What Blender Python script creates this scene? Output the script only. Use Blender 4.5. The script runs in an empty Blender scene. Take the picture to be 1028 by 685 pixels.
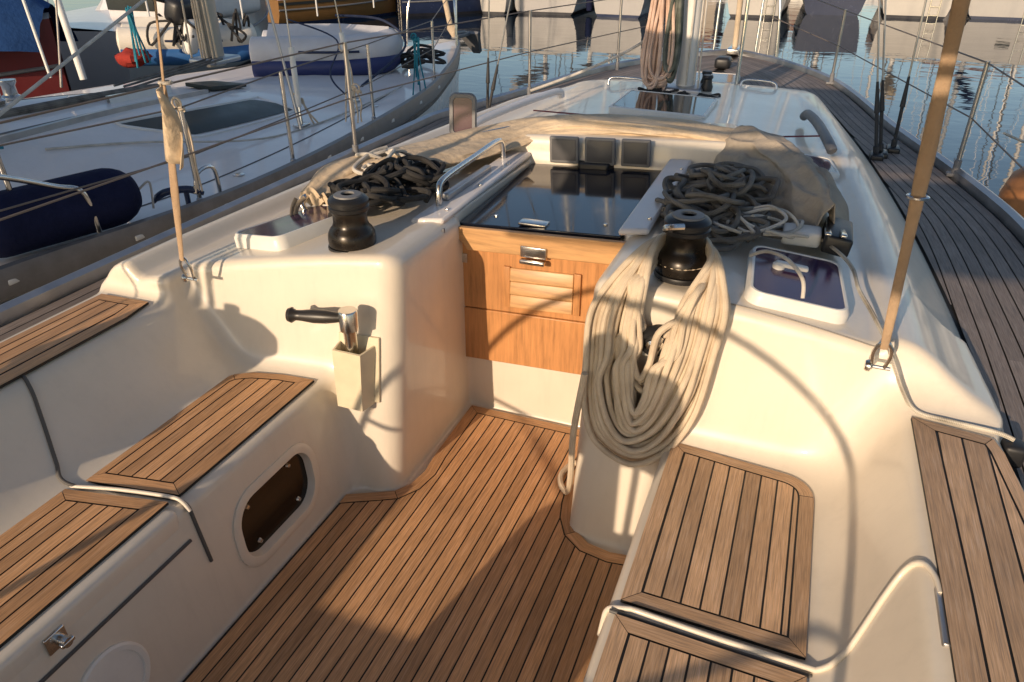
import bpy, bmesh, math, random
import numpy as np
from mathutils import Vector, Matrix, noise
random.seed(7)
R = math.radians
SC = bpy.context.scene
COL = SC.collection
CL = -0.83            # centreline of our yacht: x to starboard, y to the bow, z up from the cockpit sole
WATER = -0.45

# ------------------------------------------------------------------ tagging
def tag(o, label=None, cat=None, group=None, kind=None):
    if label: o['label'] = label
    if cat: o['category'] = cat
    if group: o['group'] = group
    if kind: o['kind'] = kind
    return o

def thing(name, label, cat, loc=(0, 0, 0), group=None):
    o = bpy.data.objects.new(name, None)
    o.empty_display_size = 0.1
    o.location = loc
    COL.objects.link(o)
    return tag(o, label, cat, group)

# ------------------------------------------------------------------ mesh builder
class MB:
    def __init__(s):
        s.v = []; s.f = []; s.uv = []; s.sm = []
    def face(s, idx, uvs=None, smooth=True):
        s.f.append(tuple(idx)); s.sm.append(smooth)
        s.uv.extend(uvs if uvs else [(0.0, 0.0)] * len(idx))
    def add(s, verts):
        n = len(s.v); s.v.extend([tuple(p) for p in verts]); return n
    def poly(s, pts, uvs=None, smooth=False):
        n = s.add(pts); s.face(range(n, n + len(pts)), uvs, smooth)
    def prism(s, pts, ext, smooth=False):
        """closed prism: polygon pts (3D, planar) pushed along ext"""
        e = Vector(ext); k = len(pts)
        n = s.add(pts); m = s.add([Vector(p) + e for p in pts])
        s.face([n + i for i in range(k)][::-1], None, False); s.face([m + i for i in range(k)], None, False)
        for i in range(k):
            j = (i + 1) % k
            s.face((n + i, n + j, m + j, m + i), None, smooth)
    def box(s, c, d, rot=None, bevel=0.0):
        bm = bmesh.new(); bmesh.ops.create_cube(bm, size=1)
        for v in bm.verts: v.co = Vector((v.co.x * d[0], v.co.y * d[1], v.co.z * d[2]))
        if bevel: bmesh.ops.bevel(bm, geom=bm.edges[:], offset=bevel, segments=3, affect='EDGES', profile=0.5)
        M = Matrix.Translation(c) @ (rot.to_4x4() if rot else Matrix())
        s.bm(bm, M, bevel > 0)
    def bm(s, bm, M=Matrix(), smooth=True):
        bm.verts.ensure_lookup_table(); n = s.add([M @ v.co for v in bm.verts])
        for f in bm.faces: s.face([n + v.index for v in f.verts], None, smooth)
        bm.free()
    def tube(s, pts, r, seg=8, closed=False, caps=True, squash=None):
        P = [Vector(p) for p in pts]; k = len(P)
        if k < 2: return
        rr = r if isinstance(r, (list, tuple)) else [r] * k
        T = []
        for i in range(k):
            a = P[(i - 1) % k] if (closed or i > 0) else P[i]
            b = P[(i + 1) % k] if (closed or i < k - 1) else P[i]
            t = (b - a); T.append(t.normalized() if t.length > 1e-9 else Vector((0, 0, 1)))
        up = Vector((0, 0, 1)) if abs(T[0].z) < 0.9 else Vector((1, 0, 0))
        N = [(up - T[0] * up.dot(T[0])).normalized()]
        for i in range(1, k):
            nn = N[-1] - T[i] * N[-1].dot(T[i])
            N.append(nn.normalized() if nn.length > 1e-6 else N[-1])
        n0 = len(s.v); L = 0.0; Ls = []
        for i in range(k):
            if i: L += (P[i] - P[i - 1]).length
            Ls.append(L)
            B = T[i].cross(N[i])
            sx, sy = squash if squash else (1, 1)
            for j in range(seg):
                a = 2 * math.pi * j / seg
                s.v.append(tuple(P[i] + (N[i] * math.cos(a) * sx + B * math.sin(a) * sy) * rr[i]))
        rng = k if closed else k - 1
        for i in range(rng):
            i2 = (i + 1) % k; l2 = Ls[i + 1] if i + 1 < k else L + (P[0] - P[-1]).length
            for j in range(seg):
                j2 = (j + 1) % seg
                s.face((n0 + i * seg + j, n0 + i * seg + j2, n0 + i2 * seg + j2, n0 + i2 * seg + j),
                       [(j / seg, Ls[i]), ((j + 1) / seg, Ls[i]), ((j + 1) / seg, l2), (j / seg, l2)])
        if caps and not closed:
            s.face([n0 + j for j in range(seg)][::-1], None, False)
            s.face([n0 + (k - 1) * seg + j for j in range(seg)], None, False)
    def lathe(s, prof, c=(0, 0, 0), seg=32, M=None):
        """prof = [(r, z)...] about local z"""
        M = M or Matrix.Translation(c)
        n0 = len(s.v)
        for r, z in prof:
            for j in range(seg):
                a = 2 * math.pi * j / seg
                s.v.append(tuple(M @ Vector((max(r, 1e-4) * math.cos(a), max(r, 1e-4) * math.sin(a), z))))
        for i in range(len(prof) - 1):
            for j in range(seg):
                j2 = (j + 1) % seg
                s.face((n0 + i * seg + j, n0 + i * seg + j2, n0 + (i + 1) * seg + j2, n0 + (i + 1) * seg + j))
        s.face([n0 + j for j in range(seg)][::-1], None, False)
        s.face([n0 + (len(prof) - 1) * seg + j for j in range(seg)], None, False)
    def grid(s, rows, uvs=None, closed=False):
        n0 = len(s.v); a = len(rows); b = len(rows[0])
        for r in rows: s.v.extend([tuple(p) for p in r])
        for i in range(a - 1):
            for j in range(b if closed else b - 1):
                j2 = (j + 1) % b
                uv = None
                if uvs: uv = [uvs[i][j], uvs[i][j2], uvs[i + 1][j2], uvs[i + 1][j]]
                s.face((n0 + i * b + j, n0 + i * b + j2, n0 + (i + 1) * b + j2, n0 + (i + 1) * b + j), uv)
    def build(s, name, mat, parent=None, angle=40, bevel=0.0):
        me = bpy.data.meshes.new(name)
        me.from_pydata(s.v, [], s.f)
        u = me.uv_layers.new(name='UVMap')
        u.data.foreach_set('uv', np.array(s.uv, dtype=np.float32).ravel())
        me.polygons.foreach_set('use_smooth', s.sm)
        me.materials.append(mat)
        me.update()
        if angle: me.set_sharp_from_angle(angle=R(angle))
        o = bpy.data.objects.new(name, me)
        COL.objects.link(o)
        if parent is not None:
            o.parent = parent
            root = parent
            off = Vector((0, 0, 0))
            while root is not None:
                off += root.location; root = root.parent
            o.location = -off
        if bevel:
            b = o.modifiers.new('edge', 'BEVEL'); b.width = bevel; b.segments = 2; b.limit_method = 'ANGLE'; b.angle_limit = R(35)
        return o

def smooth_path(pts, n=8, closed=False):
    P = [Vector(p) for p in pts]; k = len(P); out = []
    for i in range(k if closed else k - 1):
        if closed: a, b, c, d = P[(i - 1) % k], P[i], P[(i + 1) % k], P[(i + 2) % k]
        else: a, b, c, d = P[max(i - 1, 0)], P[i], P[i + 1], P[min(i + 2, k - 1)]
        for j in range(n):
            t = j / n
            out.append(0.5 * ((2 * b) + (-a + c) * t + (2 * a - 5 * b + 4 * c - d) * t * t + (-a + 3 * b - 3 * c + d) * t ** 3))
    if not closed: out.append(P[-1])
    return out

def interp(tab, y):
    """piecewise cubic (Catmull) lookup in [(y, x)...]"""
    k = len(tab)
    if y <= tab[0][0]: return tab[0][1]
    if y >= tab[-1][0]: return tab[-1][1]
    for i in range(k - 1):
        if tab[i][0] <= y <= tab[i + 1][0]:
            y0, a = tab[i]; y1, b = tab[i + 1]; h = y1 - y0
            ma = (b - tab[i - 1][1]) / (y1 - tab[i - 1][0]) if i > 0 else (b - a) / h
            mb = (tab[i + 2][1] - a) / (tab[i + 2][0] - y0) if i + 2 < k else (b - a) / h
            t = (y - y0) / h
            return (2*t**3-3*t*t+1)*a + (t**3-2*t*t+t)*h*ma + (-2*t**3+3*t*t)*b + (t**3-t*t)*h*mb

# ------------------------------------------------------------------ materials
def new_mat(name):
    m = bpy.data.materials.new(name); m.use_nodes = True
    nt = m.node_tree; b = nt.nodes['Principled BSDF']
    return m, nt, b

def N(nt, typ, **kw):
    n = nt.nodes.new(typ)
    for k, v in kw.items():
        if k in n.inputs: n.inputs[k].default_value = v
        else: setattr(n, k, v)
    return n

def ramp(nt, stops, src):
    r = nt.nodes.new('ShaderNodeValToRGB'); el = r.color_ramp.elements
    while len(el) < len(stops): el.new(0.5)
    for e, (p, c) in zip(el, stops):
        e.position = p; e.color = (c, c, c, 1) if isinstance(c, (int, float)) else (*c, 1)
    nt.links.new(src, r.inputs[0]); return r

def simple(name, col, rough=0.5, metal=0.0, var=0.08, scale=6.0, bump=0.0, bscale=80.0, coat=0.0, spec=0.5):
    m, nt, b = new_mat(name)
    tc = N(nt, 'ShaderNodeTexCoord')
    no = N(nt, 'ShaderNodeTexNoise', Scale=scale, Detail=6.0, Roughness=0.6)
    nt.links.new(tc.outputs['Object'], no.inputs['Vector'])
    lo = tuple(max(0, c * (1 - var)) for c in col); hi = tuple(min(1, c * (1 + var)) for c in col)
    r = ramp(nt, [(0.3, lo), (0.7, hi)], no.outputs['Fac'])
    nt.links.new(r.outputs[0], b.inputs['Base Color'])
    rr = ramp(nt, [(0.3, max(0.02, rough * 0.8)), (0.75, min(1, rough * 1.2))], no.outputs['Fac'])
    nt.links.new(rr.outputs[0], b.inputs['Roughness'])
    b.inputs['Metallic'].default_value = metal
    b.inputs['Coat Weight'].default_value = coat
    b.inputs['Specular IOR Level'].default_value = spec
    if bump:
        n2 = N(nt, 'ShaderNodeTexNoise', Scale=bscale, Detail=4.0)
        nt.links.new(tc.outputs['Object'], n2.inputs['Vector'])
        bp = N(nt, 'ShaderNodeBump', Strength=bump, Distance=0.01)
        nt.links.new(n2.outputs['Fac'], bp.inputs['Height']); nt.links.new(bp.outputs[0], b.inputs['Normal'])
    return m

def gelcoat(name, col, rough=0.3):
    """moulded glassfibre: chalky gloss, faint scuffs and rain streaks"""
    m, nt, b = new_mat(name)
    tc = N(nt, 'ShaderNodeTexCoord')
    n1 = N(nt, 'ShaderNodeTexNoise', Scale=2.2, Detail=8.0, Roughness=0.62)
    mp = N(nt, 'ShaderNodeMapping'); mp.inputs['Scale'].default_value = (30, 30, 3)
    n2 = N(nt, 'ShaderNodeTexNoise', Scale=1.0, Detail=5.0, Roughness=0.7)
    nt.links.new(tc.outputs['Object'], n1.inputs['Vector']); nt.links.new(tc.outputs['Object'], mp.inputs['Vector'])
    nt.links.new(mp.outputs[0], n2.inputs['Vector'])
    r1 = ramp(nt, [(0.3, tuple(c * 0.90 for c in col)), (0.62, col)], n1.outputs['Fac'])
    r2 = ramp(nt, [(0.28, 0.86), (0.5, 1.0)], n2.outputs['Fac'])
    mx = N(nt, 'ShaderNodeMix', data_type='RGBA', blend_type='MULTIPLY'); mx.inputs[0].default_value = 0.3
    nt.links.new(r1.outputs[0], mx.inputs[6]); nt.links.new(r2.outputs[0], mx.inputs[7])
    nt.links.new(mx.outputs[2], b.inputs['Base Color'])
    rr = ramp(nt, [(0.3, rough + 0.16), (0.7, rough)], n1.outputs['Fac'])
    nt.links.new(rr.outputs[0], b.inputs['Roughness'])
    b.inputs['Coat Weight'].default_value = 0.45; b.inputs['Coat Roughness'].default_value = 0.07
    n3 = N(nt, 'ShaderNodeTexNoise', Scale=9.0, Detail=2.0)
    nt.links.new(tc.outputs['Object'], n3.inputs['Vector'])
    bp = N(nt, 'ShaderNodeBump', Strength=0.05, Distance=0.02)
    nt.links.new(n3.outputs['Fac'], bp.inputs['Height']); nt.links.new(bp.outputs[0], b.inputs['Normal'])
    return m

def teak(name, col, grey=0.25, rough=0.62):
    """UV: u = plank number (+ fraction across), v = metres along the plank"""
    m, nt, b = new_mat(name)
    uv = N(nt, 'ShaderNodeUVMap'); sep = N(nt, 'ShaderNodeSeparateXYZ')
    nt.links.new(uv.outputs[0], sep.inputs[0])
    fl = N(nt, 'ShaderNodeMath', operation='FLOOR'); nt.links.new(sep.outputs['X'], fl.inputs[0])
    wn = N(nt, 'ShaderNodeTexWhiteNoise', noise_dimensions='1D'); nt.links.new(fl.outputs[0], wn.inputs['W'])
    # grain, stretched along the plank and shifted per plank
    ad = N(nt, 'ShaderNodeMath', operation='MULTIPLY_ADD'); ad.inputs[1].default_value = 37.0
    nt.links.new(wn.outputs['Value'], ad.inputs[0]); nt.links.new(sep.outputs['Y'], ad.inputs[2])
    cb = N(nt, 'ShaderNodeCombineXYZ'); nt.links.new(sep.outputs['X'], cb.inputs['X']); nt.links.new(ad.outputs[0], cb.inputs['Y'])
    mp = N(nt, 'ShaderNodeMapping'); mp.inputs['Scale'].default_value = (9.0, 7.0, 1.0); nt.links.new(cb.outputs[0], mp.inputs['Vector'])
    g1 = N(nt, 'ShaderNodeTexNoise', Scale=1.0, Detail=7.0, Roughness=0.68); nt.links.new(mp.outputs[0], g1.inputs['Vector'])
    mp2 = N(nt, 'ShaderNodeMapping'); mp2.inputs['Scale'].default_value = (34.0, 14.0, 1.0); nt.links.new(cb.outputs[0], mp2.inputs['Vector'])
    g2 = N(nt, 'ShaderNodeTexNoise', Scale=1.0, Detail=3.0); nt.links.new(mp2.outputs[0], g2.inputs['Vector'])
    gcol = sum(col) / 3
    dk = tuple((c * (1 - grey) + gcol * grey) * 0.62 for c in col)
    md = col
    lt = tuple(min(1, (c * (1 - grey) + gcol * 1.15 * grey) * 1.28) for c in col)
    r1 = ramp(nt, [(0.28, dk), (0.5, md), (0.74, lt)], g1.outputs['Fac'])
    r2 = ramp(nt, [(0.34, 0.72), (0.6, 1.05)], g2.outputs['Fac'])
    r3 = ramp(nt, [(0.0, 0.74), (1.0, 1.16)], wn.outputs['Value'])
    m1 = N(nt, 'ShaderNodeMix', data_type='RGBA', blend_type='MULTIPLY'); m1.inputs[0].default_value = 1
    m2 = N(nt, 'ShaderNodeMix', data_type='RGBA', blend_type='MULTIPLY'); m2.inputs[0].default_value = 1
    nt.links.new(r1.outputs[0], m1.inputs[6]); nt.links.new(r2.outputs[0], m1.inputs[7])
    nt.links.new(m1.outputs[2], m2.inputs[6]); nt.links.new(r3.outputs[0], m2.inputs[7])
    # weather stains in big soft patches
    tc = N(nt, 'ShaderNodeTexCoord'); ns = N(nt, 'ShaderNodeTexNoise', Scale=3.3, Detail=5.0); nt.links.new(tc.outputs['Object'], ns.inputs['Vector'])
    r4 = ramp(nt, [(0.3, 0.78), (0.6, 1.0)], ns.outputs['Fac'])
    m3 = N(nt, 'ShaderNodeMix', data_type='RGBA', blend_type='MULTIPLY'); m3.inputs[0].default_value = 1
    nt.links.new(m2.outputs[2], m3.inputs[6]); nt.links.new(r4.outputs[0], m3.inputs[7])
    nt.links.new(m3.outputs[2], b.inputs['Base Color'])
    b.inputs['Roughness'].default_value = rough
    bp = N(nt, 'ShaderNodeBump', Strength=0.35, Distance=0.002)
    nt.links.new(g2.outputs['Fac'], bp.inputs['Height']); nt.links.new(bp.outputs[0], b.inputs['Normal'])
    return m

def ply(name, col, scale=(40, 40, 3), rough=0.42):
    """varnished wood, grain along local z unless scale says otherwise"""
    m, nt, b = new_mat(name)
    tc = N(nt, 'ShaderNodeTexCoord'); mp = N(nt, 'ShaderNodeMapping'); mp.inputs['Scale'].default_value = scale
    nt.links.new(tc.outputs['Object'], mp.inputs['Vector'])
    g = N(nt, 'ShaderNodeTexNoise', Scale=1.5, Detail=8.0, Roughness=0.7); nt.links.new(mp.outputs[0], g.inputs['Vector'])
    n2 = N(nt, 'ShaderNodeTexNoise', Scale=4.0, Detail=3.0); nt.links.new(tc.outputs['Object'], n2.inputs['Vector'])
    r = ramp(nt, [(0.3, tuple(c * 0.66 for c in col)), (0.5, col), (0.72, tuple(min(1, c * 1.25) for c in col))], g.outputs['Fac'])
    r2 = ramp(nt, [(0.3, 0.84), (0.65, 1.06)], n2.outputs['Fac'])
    mx = N(nt, 'ShaderNodeMix', data_type='RGBA', blend_type='MULTIPLY'); mx.inputs[0].default_value = 1
    nt.links.new(r.outputs[0], mx.inputs[6]); nt.links.new(r2.outputs[0], mx.inputs[7])
    nt.links.new(mx.outputs[2], b.inputs['Base Color'])
    b.inputs['Roughness'].default_value = rough
    bp = N(nt, 'ShaderNodeBump', Strength=0.15, Distance=0.002)
    nt.links.new(g.outputs['Fac'], bp.inputs['Height']); nt.links.new(bp.outputs[0], b.inputs['Normal'])
    return m

def rope_mat(name, c1, c2, twist=6.0, rough=0.85):
    """laid / braided rope: UV u round, v metres along"""
    m, nt, b = new_mat(name)
    uv = N(nt, 'ShaderNodeUVMap'); sep = N(nt, 'ShaderNodeSeparateXYZ'); nt.links.new(uv.outputs[0], sep.inputs[0])
    a = N(nt, 'ShaderNodeMath', operation='MULTIPLY'); a.inputs[1].default_value = 130.0; nt.links.new(sep.outputs['Y'], a.inputs[0])
    def diag(sign):
        q = N(nt, 'ShaderNodeMath', operation='MULTIPLY_ADD'); q.inputs[1].default_value = sign * twist
        nt.links.new(sep.outputs['X'], q.inputs[0]); nt.links.new(a.outputs[0], q.inputs[2])
        w = N(nt, 'ShaderNodeMath', operation='MULTIPLY'); w.inputs[1].default_value = 2 * math.pi; nt.links.new(q.outputs[0], w.inputs[0])
        sn = N(nt, 'ShaderNodeMath', operation='SINE'); nt.links.new(w.outputs[0], sn.inputs[0]); return sn
    s1, s2 = diag(1), diag(-1)
    pr = N(nt, 'ShaderNodeMath', operation='MULTIPLY'); nt.links.new(s1.outputs[0], pr.inputs[0]); nt.links.new(s2.outputs[0], pr.inputs[1])
    h = N(nt, 'ShaderNodeMath', operation='MULTIPLY_ADD'); h.inputs[1].default_value = 0.5; h.inputs[2].default_value = 0.5
    nt.links.new(pr.outputs[0], h.inputs[0])
    tc = N(nt, 'ShaderNodeTexCoord'); no = N(nt, 'ShaderNodeTexNoise', Scale=14.0, Detail=5.0); nt.links.new(tc.outputs['Object'], no.inputs['Vector'])
    mixf = N(nt, 'ShaderNodeMath', operation='MULTIPLY_ADD'); mixf.inputs[1].default_value = 0.78
    nt.links.new(no.outputs['Fac'], mixf.inputs[0])
    h2 = N(nt, 'ShaderNodeMath', operation='MULTIPLY'); h2.inputs[1].default_value = 0.22; nt.links.new(h.outputs[0], h2.inputs[0])
    nt.links.new(h2.outputs[0], mixf.inputs[2])
    r = ramp(nt, [(0.25, c2), (0.62, c1)], mixf.outputs[0])
    nt.links.new(r.outputs[0], b.inputs['Base Color'])
    b.inputs['Roughness'].default_value = rough
    b.inputs['Specular IOR Level'].default_value = 0.2
    bp = N(nt, 'ShaderNodeBump', Strength=0.25, Distance=0.002)
    nt.links.new(h.outputs[0], bp.inputs['Height']); nt.links.new(bp.outputs[0], b.inputs['Normal'])
    return m

def canvas(name, col):
    m, nt, b = new_mat(name)
    tc = N(nt, 'ShaderNodeTexCoord')
    n1 = N(nt, 'ShaderNodeTexNoise', Scale=7.0, Detail=8.0, Roughness=0.65); nt.links.new(tc.outputs['Object'], n1.inputs['Vector'])
    r = ramp(nt, [(0.28, tuple(c * 0.72 for c in col)), (0.6, col), (0.8, tuple(min(1, c * 1.12) for c in col))], n1.outputs['Fac'])
    nt.links.new(r.outputs[0], b.inputs['Base Color']); b.inputs['Roughness'].default_value = 0.9
    b.inputs['Specular IOR Level'].default_value = 0.15
    n2 = N(nt, 'ShaderNodeTexNoise', Scale=28.0, Detail=5.0); nt.links.new(tc.outputs['Object'], n2.inputs['Vector'])
    n3 = N(nt, 'ShaderNodeTexNoise', Scale=600.0, Detail=1.0); nt.links.new(tc.outputs['Object'], n3.inputs['Vector'])
    b1 = N(nt, 'ShaderNodeBump', Strength=0.5, Distance=0.015); nt.links.new(n2.outputs['Fac'], b1.inputs['Height'])
    b2 = N(nt, 'ShaderNodeBump', Strength=0.3, Distance=0.001); nt.links.new(n3.outputs['Fac'], b2.inputs['Height']); nt.links.new(b1.outputs[0], b2.inputs['Normal'])
    nt.links.new(b2.outputs[0], b.inputs['Normal'])
    return m

def glass_dark(name, col, rough=0.04, ior=1.5):
    m, nt, b = new_mat(name)
    b.inputs['Base Color'].default_value = (*col, 1)
    tc = N(nt, 'ShaderNodeTexCoord'); no = N(nt, 'ShaderNodeTexNoise', Scale=5.0, Detail=7.0); nt.links.new(tc.outputs['Object'], no.inputs['Vector'])
    r = ramp(nt, [(0.35, rough), (0.75, rough + 0.10)], no.outputs['Fac']); nt.links.new(r.outputs[0], b.inputs['Roughness'])
    b.inputs['IOR'].default_value = ior; b.inputs['Specular IOR Level'].default_value = 0.6
    return m

M = {}
M['gel'] = gelcoat('cream_gelcoat', (0.755, 0.675, 0.56))
M['gel_white'] = gelcoat('white_gelcoat', (0.78, 0.77, 0.75), 0.34)
M['gel_deck'] = gelcoat('greyed_deck_paint', (0.76, 0.72, 0.70), 0.5)
M['hull_white'] = gelcoat('hull_gelcoat', (0.74, 0.70, 0.64), 0.22)
M['teak'] = teak('oiled_teak', (0.66, 0.36, 0.165), 0.25)
M['teak_seat'] = teak('weathered_teak', (0.64, 0.405, 0.23), 0.32)
M['teak_grey'] = teak('silvered_teak', (0.26, 0.205, 0.17), 0.6, 0.7)
M['caulk'] = simple('black_caulking', (0.012, 0.011, 0.010), 0.6)
M['board'] = ply('varnished_board', (0.52, 0.245, 0.092))
M['board_x'] = ply('varnished_rail', (0.56, 0.32, 0.14), (3, 40, 40))
M['steel'] = simple('stainless_steel', (0.62, 0.60, 0.57), 0.22, 1.0, 0.1, 20)
M['alloy'] = simple('grey_alloy', (0.42, 0.42, 0.43), 0.38, 0.85, 0.12, 12)
M['alloy_white'] = simple('painted_spar', (0.74, 0.72, 0.68), 0.35, 0.0, 0.06, 8)
M['bronze'] = simple('black_anodised', (0.028, 0.023, 0.019), 0.3, 0.55, 0.25, 15)
M['black'] = simple('black_plastic', (0.015, 0.015, 0.016), 0.42)
M['rubber'] = simple('dark_rubber', (0.03, 0.03, 0.032), 0.7)
M['grey_plastic'] = simple('grey_plastic', (0.17, 0.17, 0.175), 0.55, 0, 0.12, 25, 0.1)
M['grip_grey'] = simple('dark_grey_grip', (0.075, 0.075, 0.08), 0.4)
M['grip_black'] = simple('black_grip', (0.028, 0.025, 0.023), 0.38)
M['white_plastic'] = simple('white_plastic', (0.74, 0.72, 0.67), 0.4)
M['pocket'] = simple('ivory_plastic', (0.70, 0.61, 0.43), 0.5, 0, 0.07, 12)
M['seam_grey'] = simple('grey_seal', (0.09, 0.085, 0.08), 0.6)
M['acrylic'] = glass_dark('smoked_acrylic', (0.006, 0.008, 0.016), 0.03, 1.6)
M['acrylic_brown'] = glass_dark('brown_acrylic', (0.007, 0.004, 0.003), 0.10, 1.4)
M['port_glass'] = glass_dark('tinted_portlight', (0.05, 0.022, 0.065), 0.10, 1.4)
M['window'] = simple('dark_window', (0.045, 0.05, 0.046), 0.35, spec=0.12)
M['rope_tan'] = rope_mat('tan_rope', (0.66, 0.55, 0.41), (0.45, 0.36, 0.26))
M['rope_dark'] = rope_mat('charcoal_rope', (0.05, 0.048, 0.046), (0.018, 0.018, 0.02))
M['rope_grey'] = rope_mat('grey_fleck_rope', (0.20, 0.185, 0.165), (0.06, 0.055, 0.05))
M['rope_white'] = rope_mat('white_rope', (0.62, 0.58, 0.52), (0.36, 0.33, 0.28))
M['rope_pink'] = rope_mat('faded_orange_rope', (0.66, 0.48, 0.38), (0.42, 0.27, 0.19))
M['rope_green'] = rope_mat('dark_green_rope', (0.05, 0.065, 0.05), (0.25, 0.25, 0.22))
M['rope_blue'] = rope_mat('turquoise_rope', (0.03, 0.22, 0.30), (0.015, 0.10, 0.15))
M['rope_navy'] = rope_mat('navy_rope', (0.02, 0.03, 0.07), (0.05, 0.06, 0.09))
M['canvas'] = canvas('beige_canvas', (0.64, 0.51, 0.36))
M['canvas_grey'] = canvas('stone_shade_canvas', (0.42, 0.36, 0.29))  # holds the sprayhood flap's shade in its colour; plain grey elsewhere
M['strap'] = canvas('tan_strap', (0.44, 0.31, 0.20))
M['bimini'] = canvas('beige_bimini_cloth', (0.42, 0.36, 0.27))
M['navy_cloth'] = canvas('navy_fender_sock', (0.012, 0.016, 0.05))
M['dinghy_grey'] = simple('grey_hypalon', (0.50, 0.50, 0.52), 0.5)
M['dinghy_white'] = simple('white_hypalon', (0.72, 0.66, 0.56), 0.5)
M['dinghy_navy'] = simple('navy_hypalon', (0.015, 0.025, 0.11), 0.45)
M['dinghy_blue'] = simple('blue_hypalon', (0.03, 0.12, 0.33), 0.45)
M['tarp_blue'] = canvas('blue_tarpaulin', (0.02, 0.06, 0.17))
M['red_paint'] = simple('dark_red_paint', (0.15, 0.02, 0.02), 0.5)
M['red_cloth'] = canvas('red_cloth', (0.32, 0.04, 0.03))
M['orange_buoy'] = simple('orange_fender', (0.40, 0.17, 0.06), 0.5, 0, 0.25, 9)
M['yellow_paint'] = simple('tan_hull_paint', (0.20, 0.10, 0.03), 0.5)
M['navy_paint'] = simple('navy_gelcoat', (0.02, 0.03, 0.07), 0.25)
M['antifoul'] = simple('dark_antifouling', (0.012, 0.013, 0.02), 0.6)
M['slate_alloy'] = simple('weathered_rail', (0.22, 0.21, 0.205), 0.5, 0.5, 0.2, 9)
M['far_hull'] = gelcoat('far_hull_shade', (0.36, 0.345, 0.33), 0.3)  # white hulls greyed: their shade is put into the colour
M['far_hull_pale'] = gelcoat('far_hull_cream_shade', (0.44, 0.41, 0.37), 0.3)  # paler hulls darkened likewise, shade in the colour
M['wire'] = simple('stainless_wire', (0.40, 0.38, 0.36), 0.35, 0.9)
M['line_brown'] = simple('coated_wire', (0.16, 0.13, 0.11), 0.55)
M['stone'] = simple('quay_concrete', (0.30, 0.28, 0.25), 0.9, 0, 0.2, 2.0, 0.4, 20)
# ================================================================== OUR YACHT
yacht = thing('sailing_yacht', 'cream and teak sailing yacht in the foreground, seen forward from its own cockpit', 'sailing yacht', (CL, 2.0, WATER))

def smin(a, b, k):
    h = np.clip(0.5 + 0.5 * (b - a) / k, 0, 1)
    return b * (1 - h) + a * h - k * h * (1 - h)
def smax(a, b, k): return -smin(-a, -b, k)
def sstep(a, b, x):
    t = np.clip((x - a) / (b - a), 0, 1); return t * t * (3 - 2 * t)

def foot_stb(y): return 0.605 - 0.0375 * (y - 2) - 0.0215 * np.maximum(y - 2, 0) ** 2
def foot_port(y): return -1.60 - foot_stb(y)
def bulk_y(x, z):
    p = 1.66 + 0.16 * z + 0.11 * (x + 1.75)
    s = 1.765 + 0.17 * z
    w = sstep(-0.95, -0.65, x)
    return p * (1 - w) + s * w
def roof_z(x, y):
    t = (x - CL) / 1.05
    return 0.865 - 0.09 * t * t + 0.028 * (x - CL) - 0.016 * np.maximum(y - 1.9, 0)
def rim(x, y):
    rs = foot_stb(y) - 0.27; rp = foot_port(y) + 0.17
    a = sstep(rs - 0.075, rs - 0.005, x); b = sstep(rp + 0.06, rp - 0.01, x)
    f = 1 - sstep(4.6, 5.6, y)
    return 0.034 * a * f + 0.06 * b * f

def comp(x, y, z):
    z1 = np.minimum(z, 1.0)
    top = z - roof_z(x, y) - rim(x, y)
    s = ((x - foot_stb(y)) * 0.70 + (z - 0.6) * 0.714)
    p = ((foot_port(y) - x) * 0.86 + (z - 0.6) * 0.50)
    low = np.maximum(x - foot_stb(y) - 0.02, foot_port(y) - 0.02 - x)
    fr = (y - 6.25) * 0.35 + (z - 0.6) * 0.93
    coach = smax(top, s, 0.035); coach = smax(coach, p, 0.05); coach = smax(coach, fr, 0.1)
    coach = smax(coach, low, 0.02)
    blk = smax(1.655 - y, x + 1.885, 0.03)
    coach = smax(coach, smin((bulk_y(x, z1) - y) * 0.98, blk, 0.03), 0.032)
    # moulded sea hood in front of the sliding hatch
    hood = smax(z - (0.955 + 0.05 * (x - CL) - 0.075 * (y - 3.13)), np.abs(x + 0.83) - 0.70 + 0.25 * (y - 3.13), 0.06)
    hood = smax(hood, 3.13 - y + 0.15 * (z - 0.8), 0.03); hood = smax(hood, y - 3.85, 0.15)
    coach = smin(coach, hood, 0.04)
    coamp = smax(z - 0.66, (x + 1.69 + (z - 0.42) * 0.80) * 0.78, 0.04)
    coamp = smax(coamp, -2.17 - x, 0.03); coamp = smax(coamp, y - 2.2, 0.01)
    coams = smax(z - 0.672, (0.245 + (z - 0.42) * 0.50 - x) * 0.89, 0.035)
    coams = smax(coams, x - (0.60 - 0.12 * (y - 1.55)), 0.02); coams = smax(coams, y - 2.2, 0.01)
    bp = smax(z - 0.42, (x + 1.352 - (0.42 - z) * 0.16) * 0.985, 0.035); bp = smax(bp, -1.95 - x, 0.01)
    bs = smax(z - 0.42, (-0.222 + (z - 0.42) * 0.10 - x), 0.03); bs = smax(bs, x - 0.45, 0.01)
    bp = np.maximum(bp, y - 2.3); bs = np.maximum(bs, y - 2.3)
    sole = z + 0.0
    return coach, coamp, coams, bp, bs, sole

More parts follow.
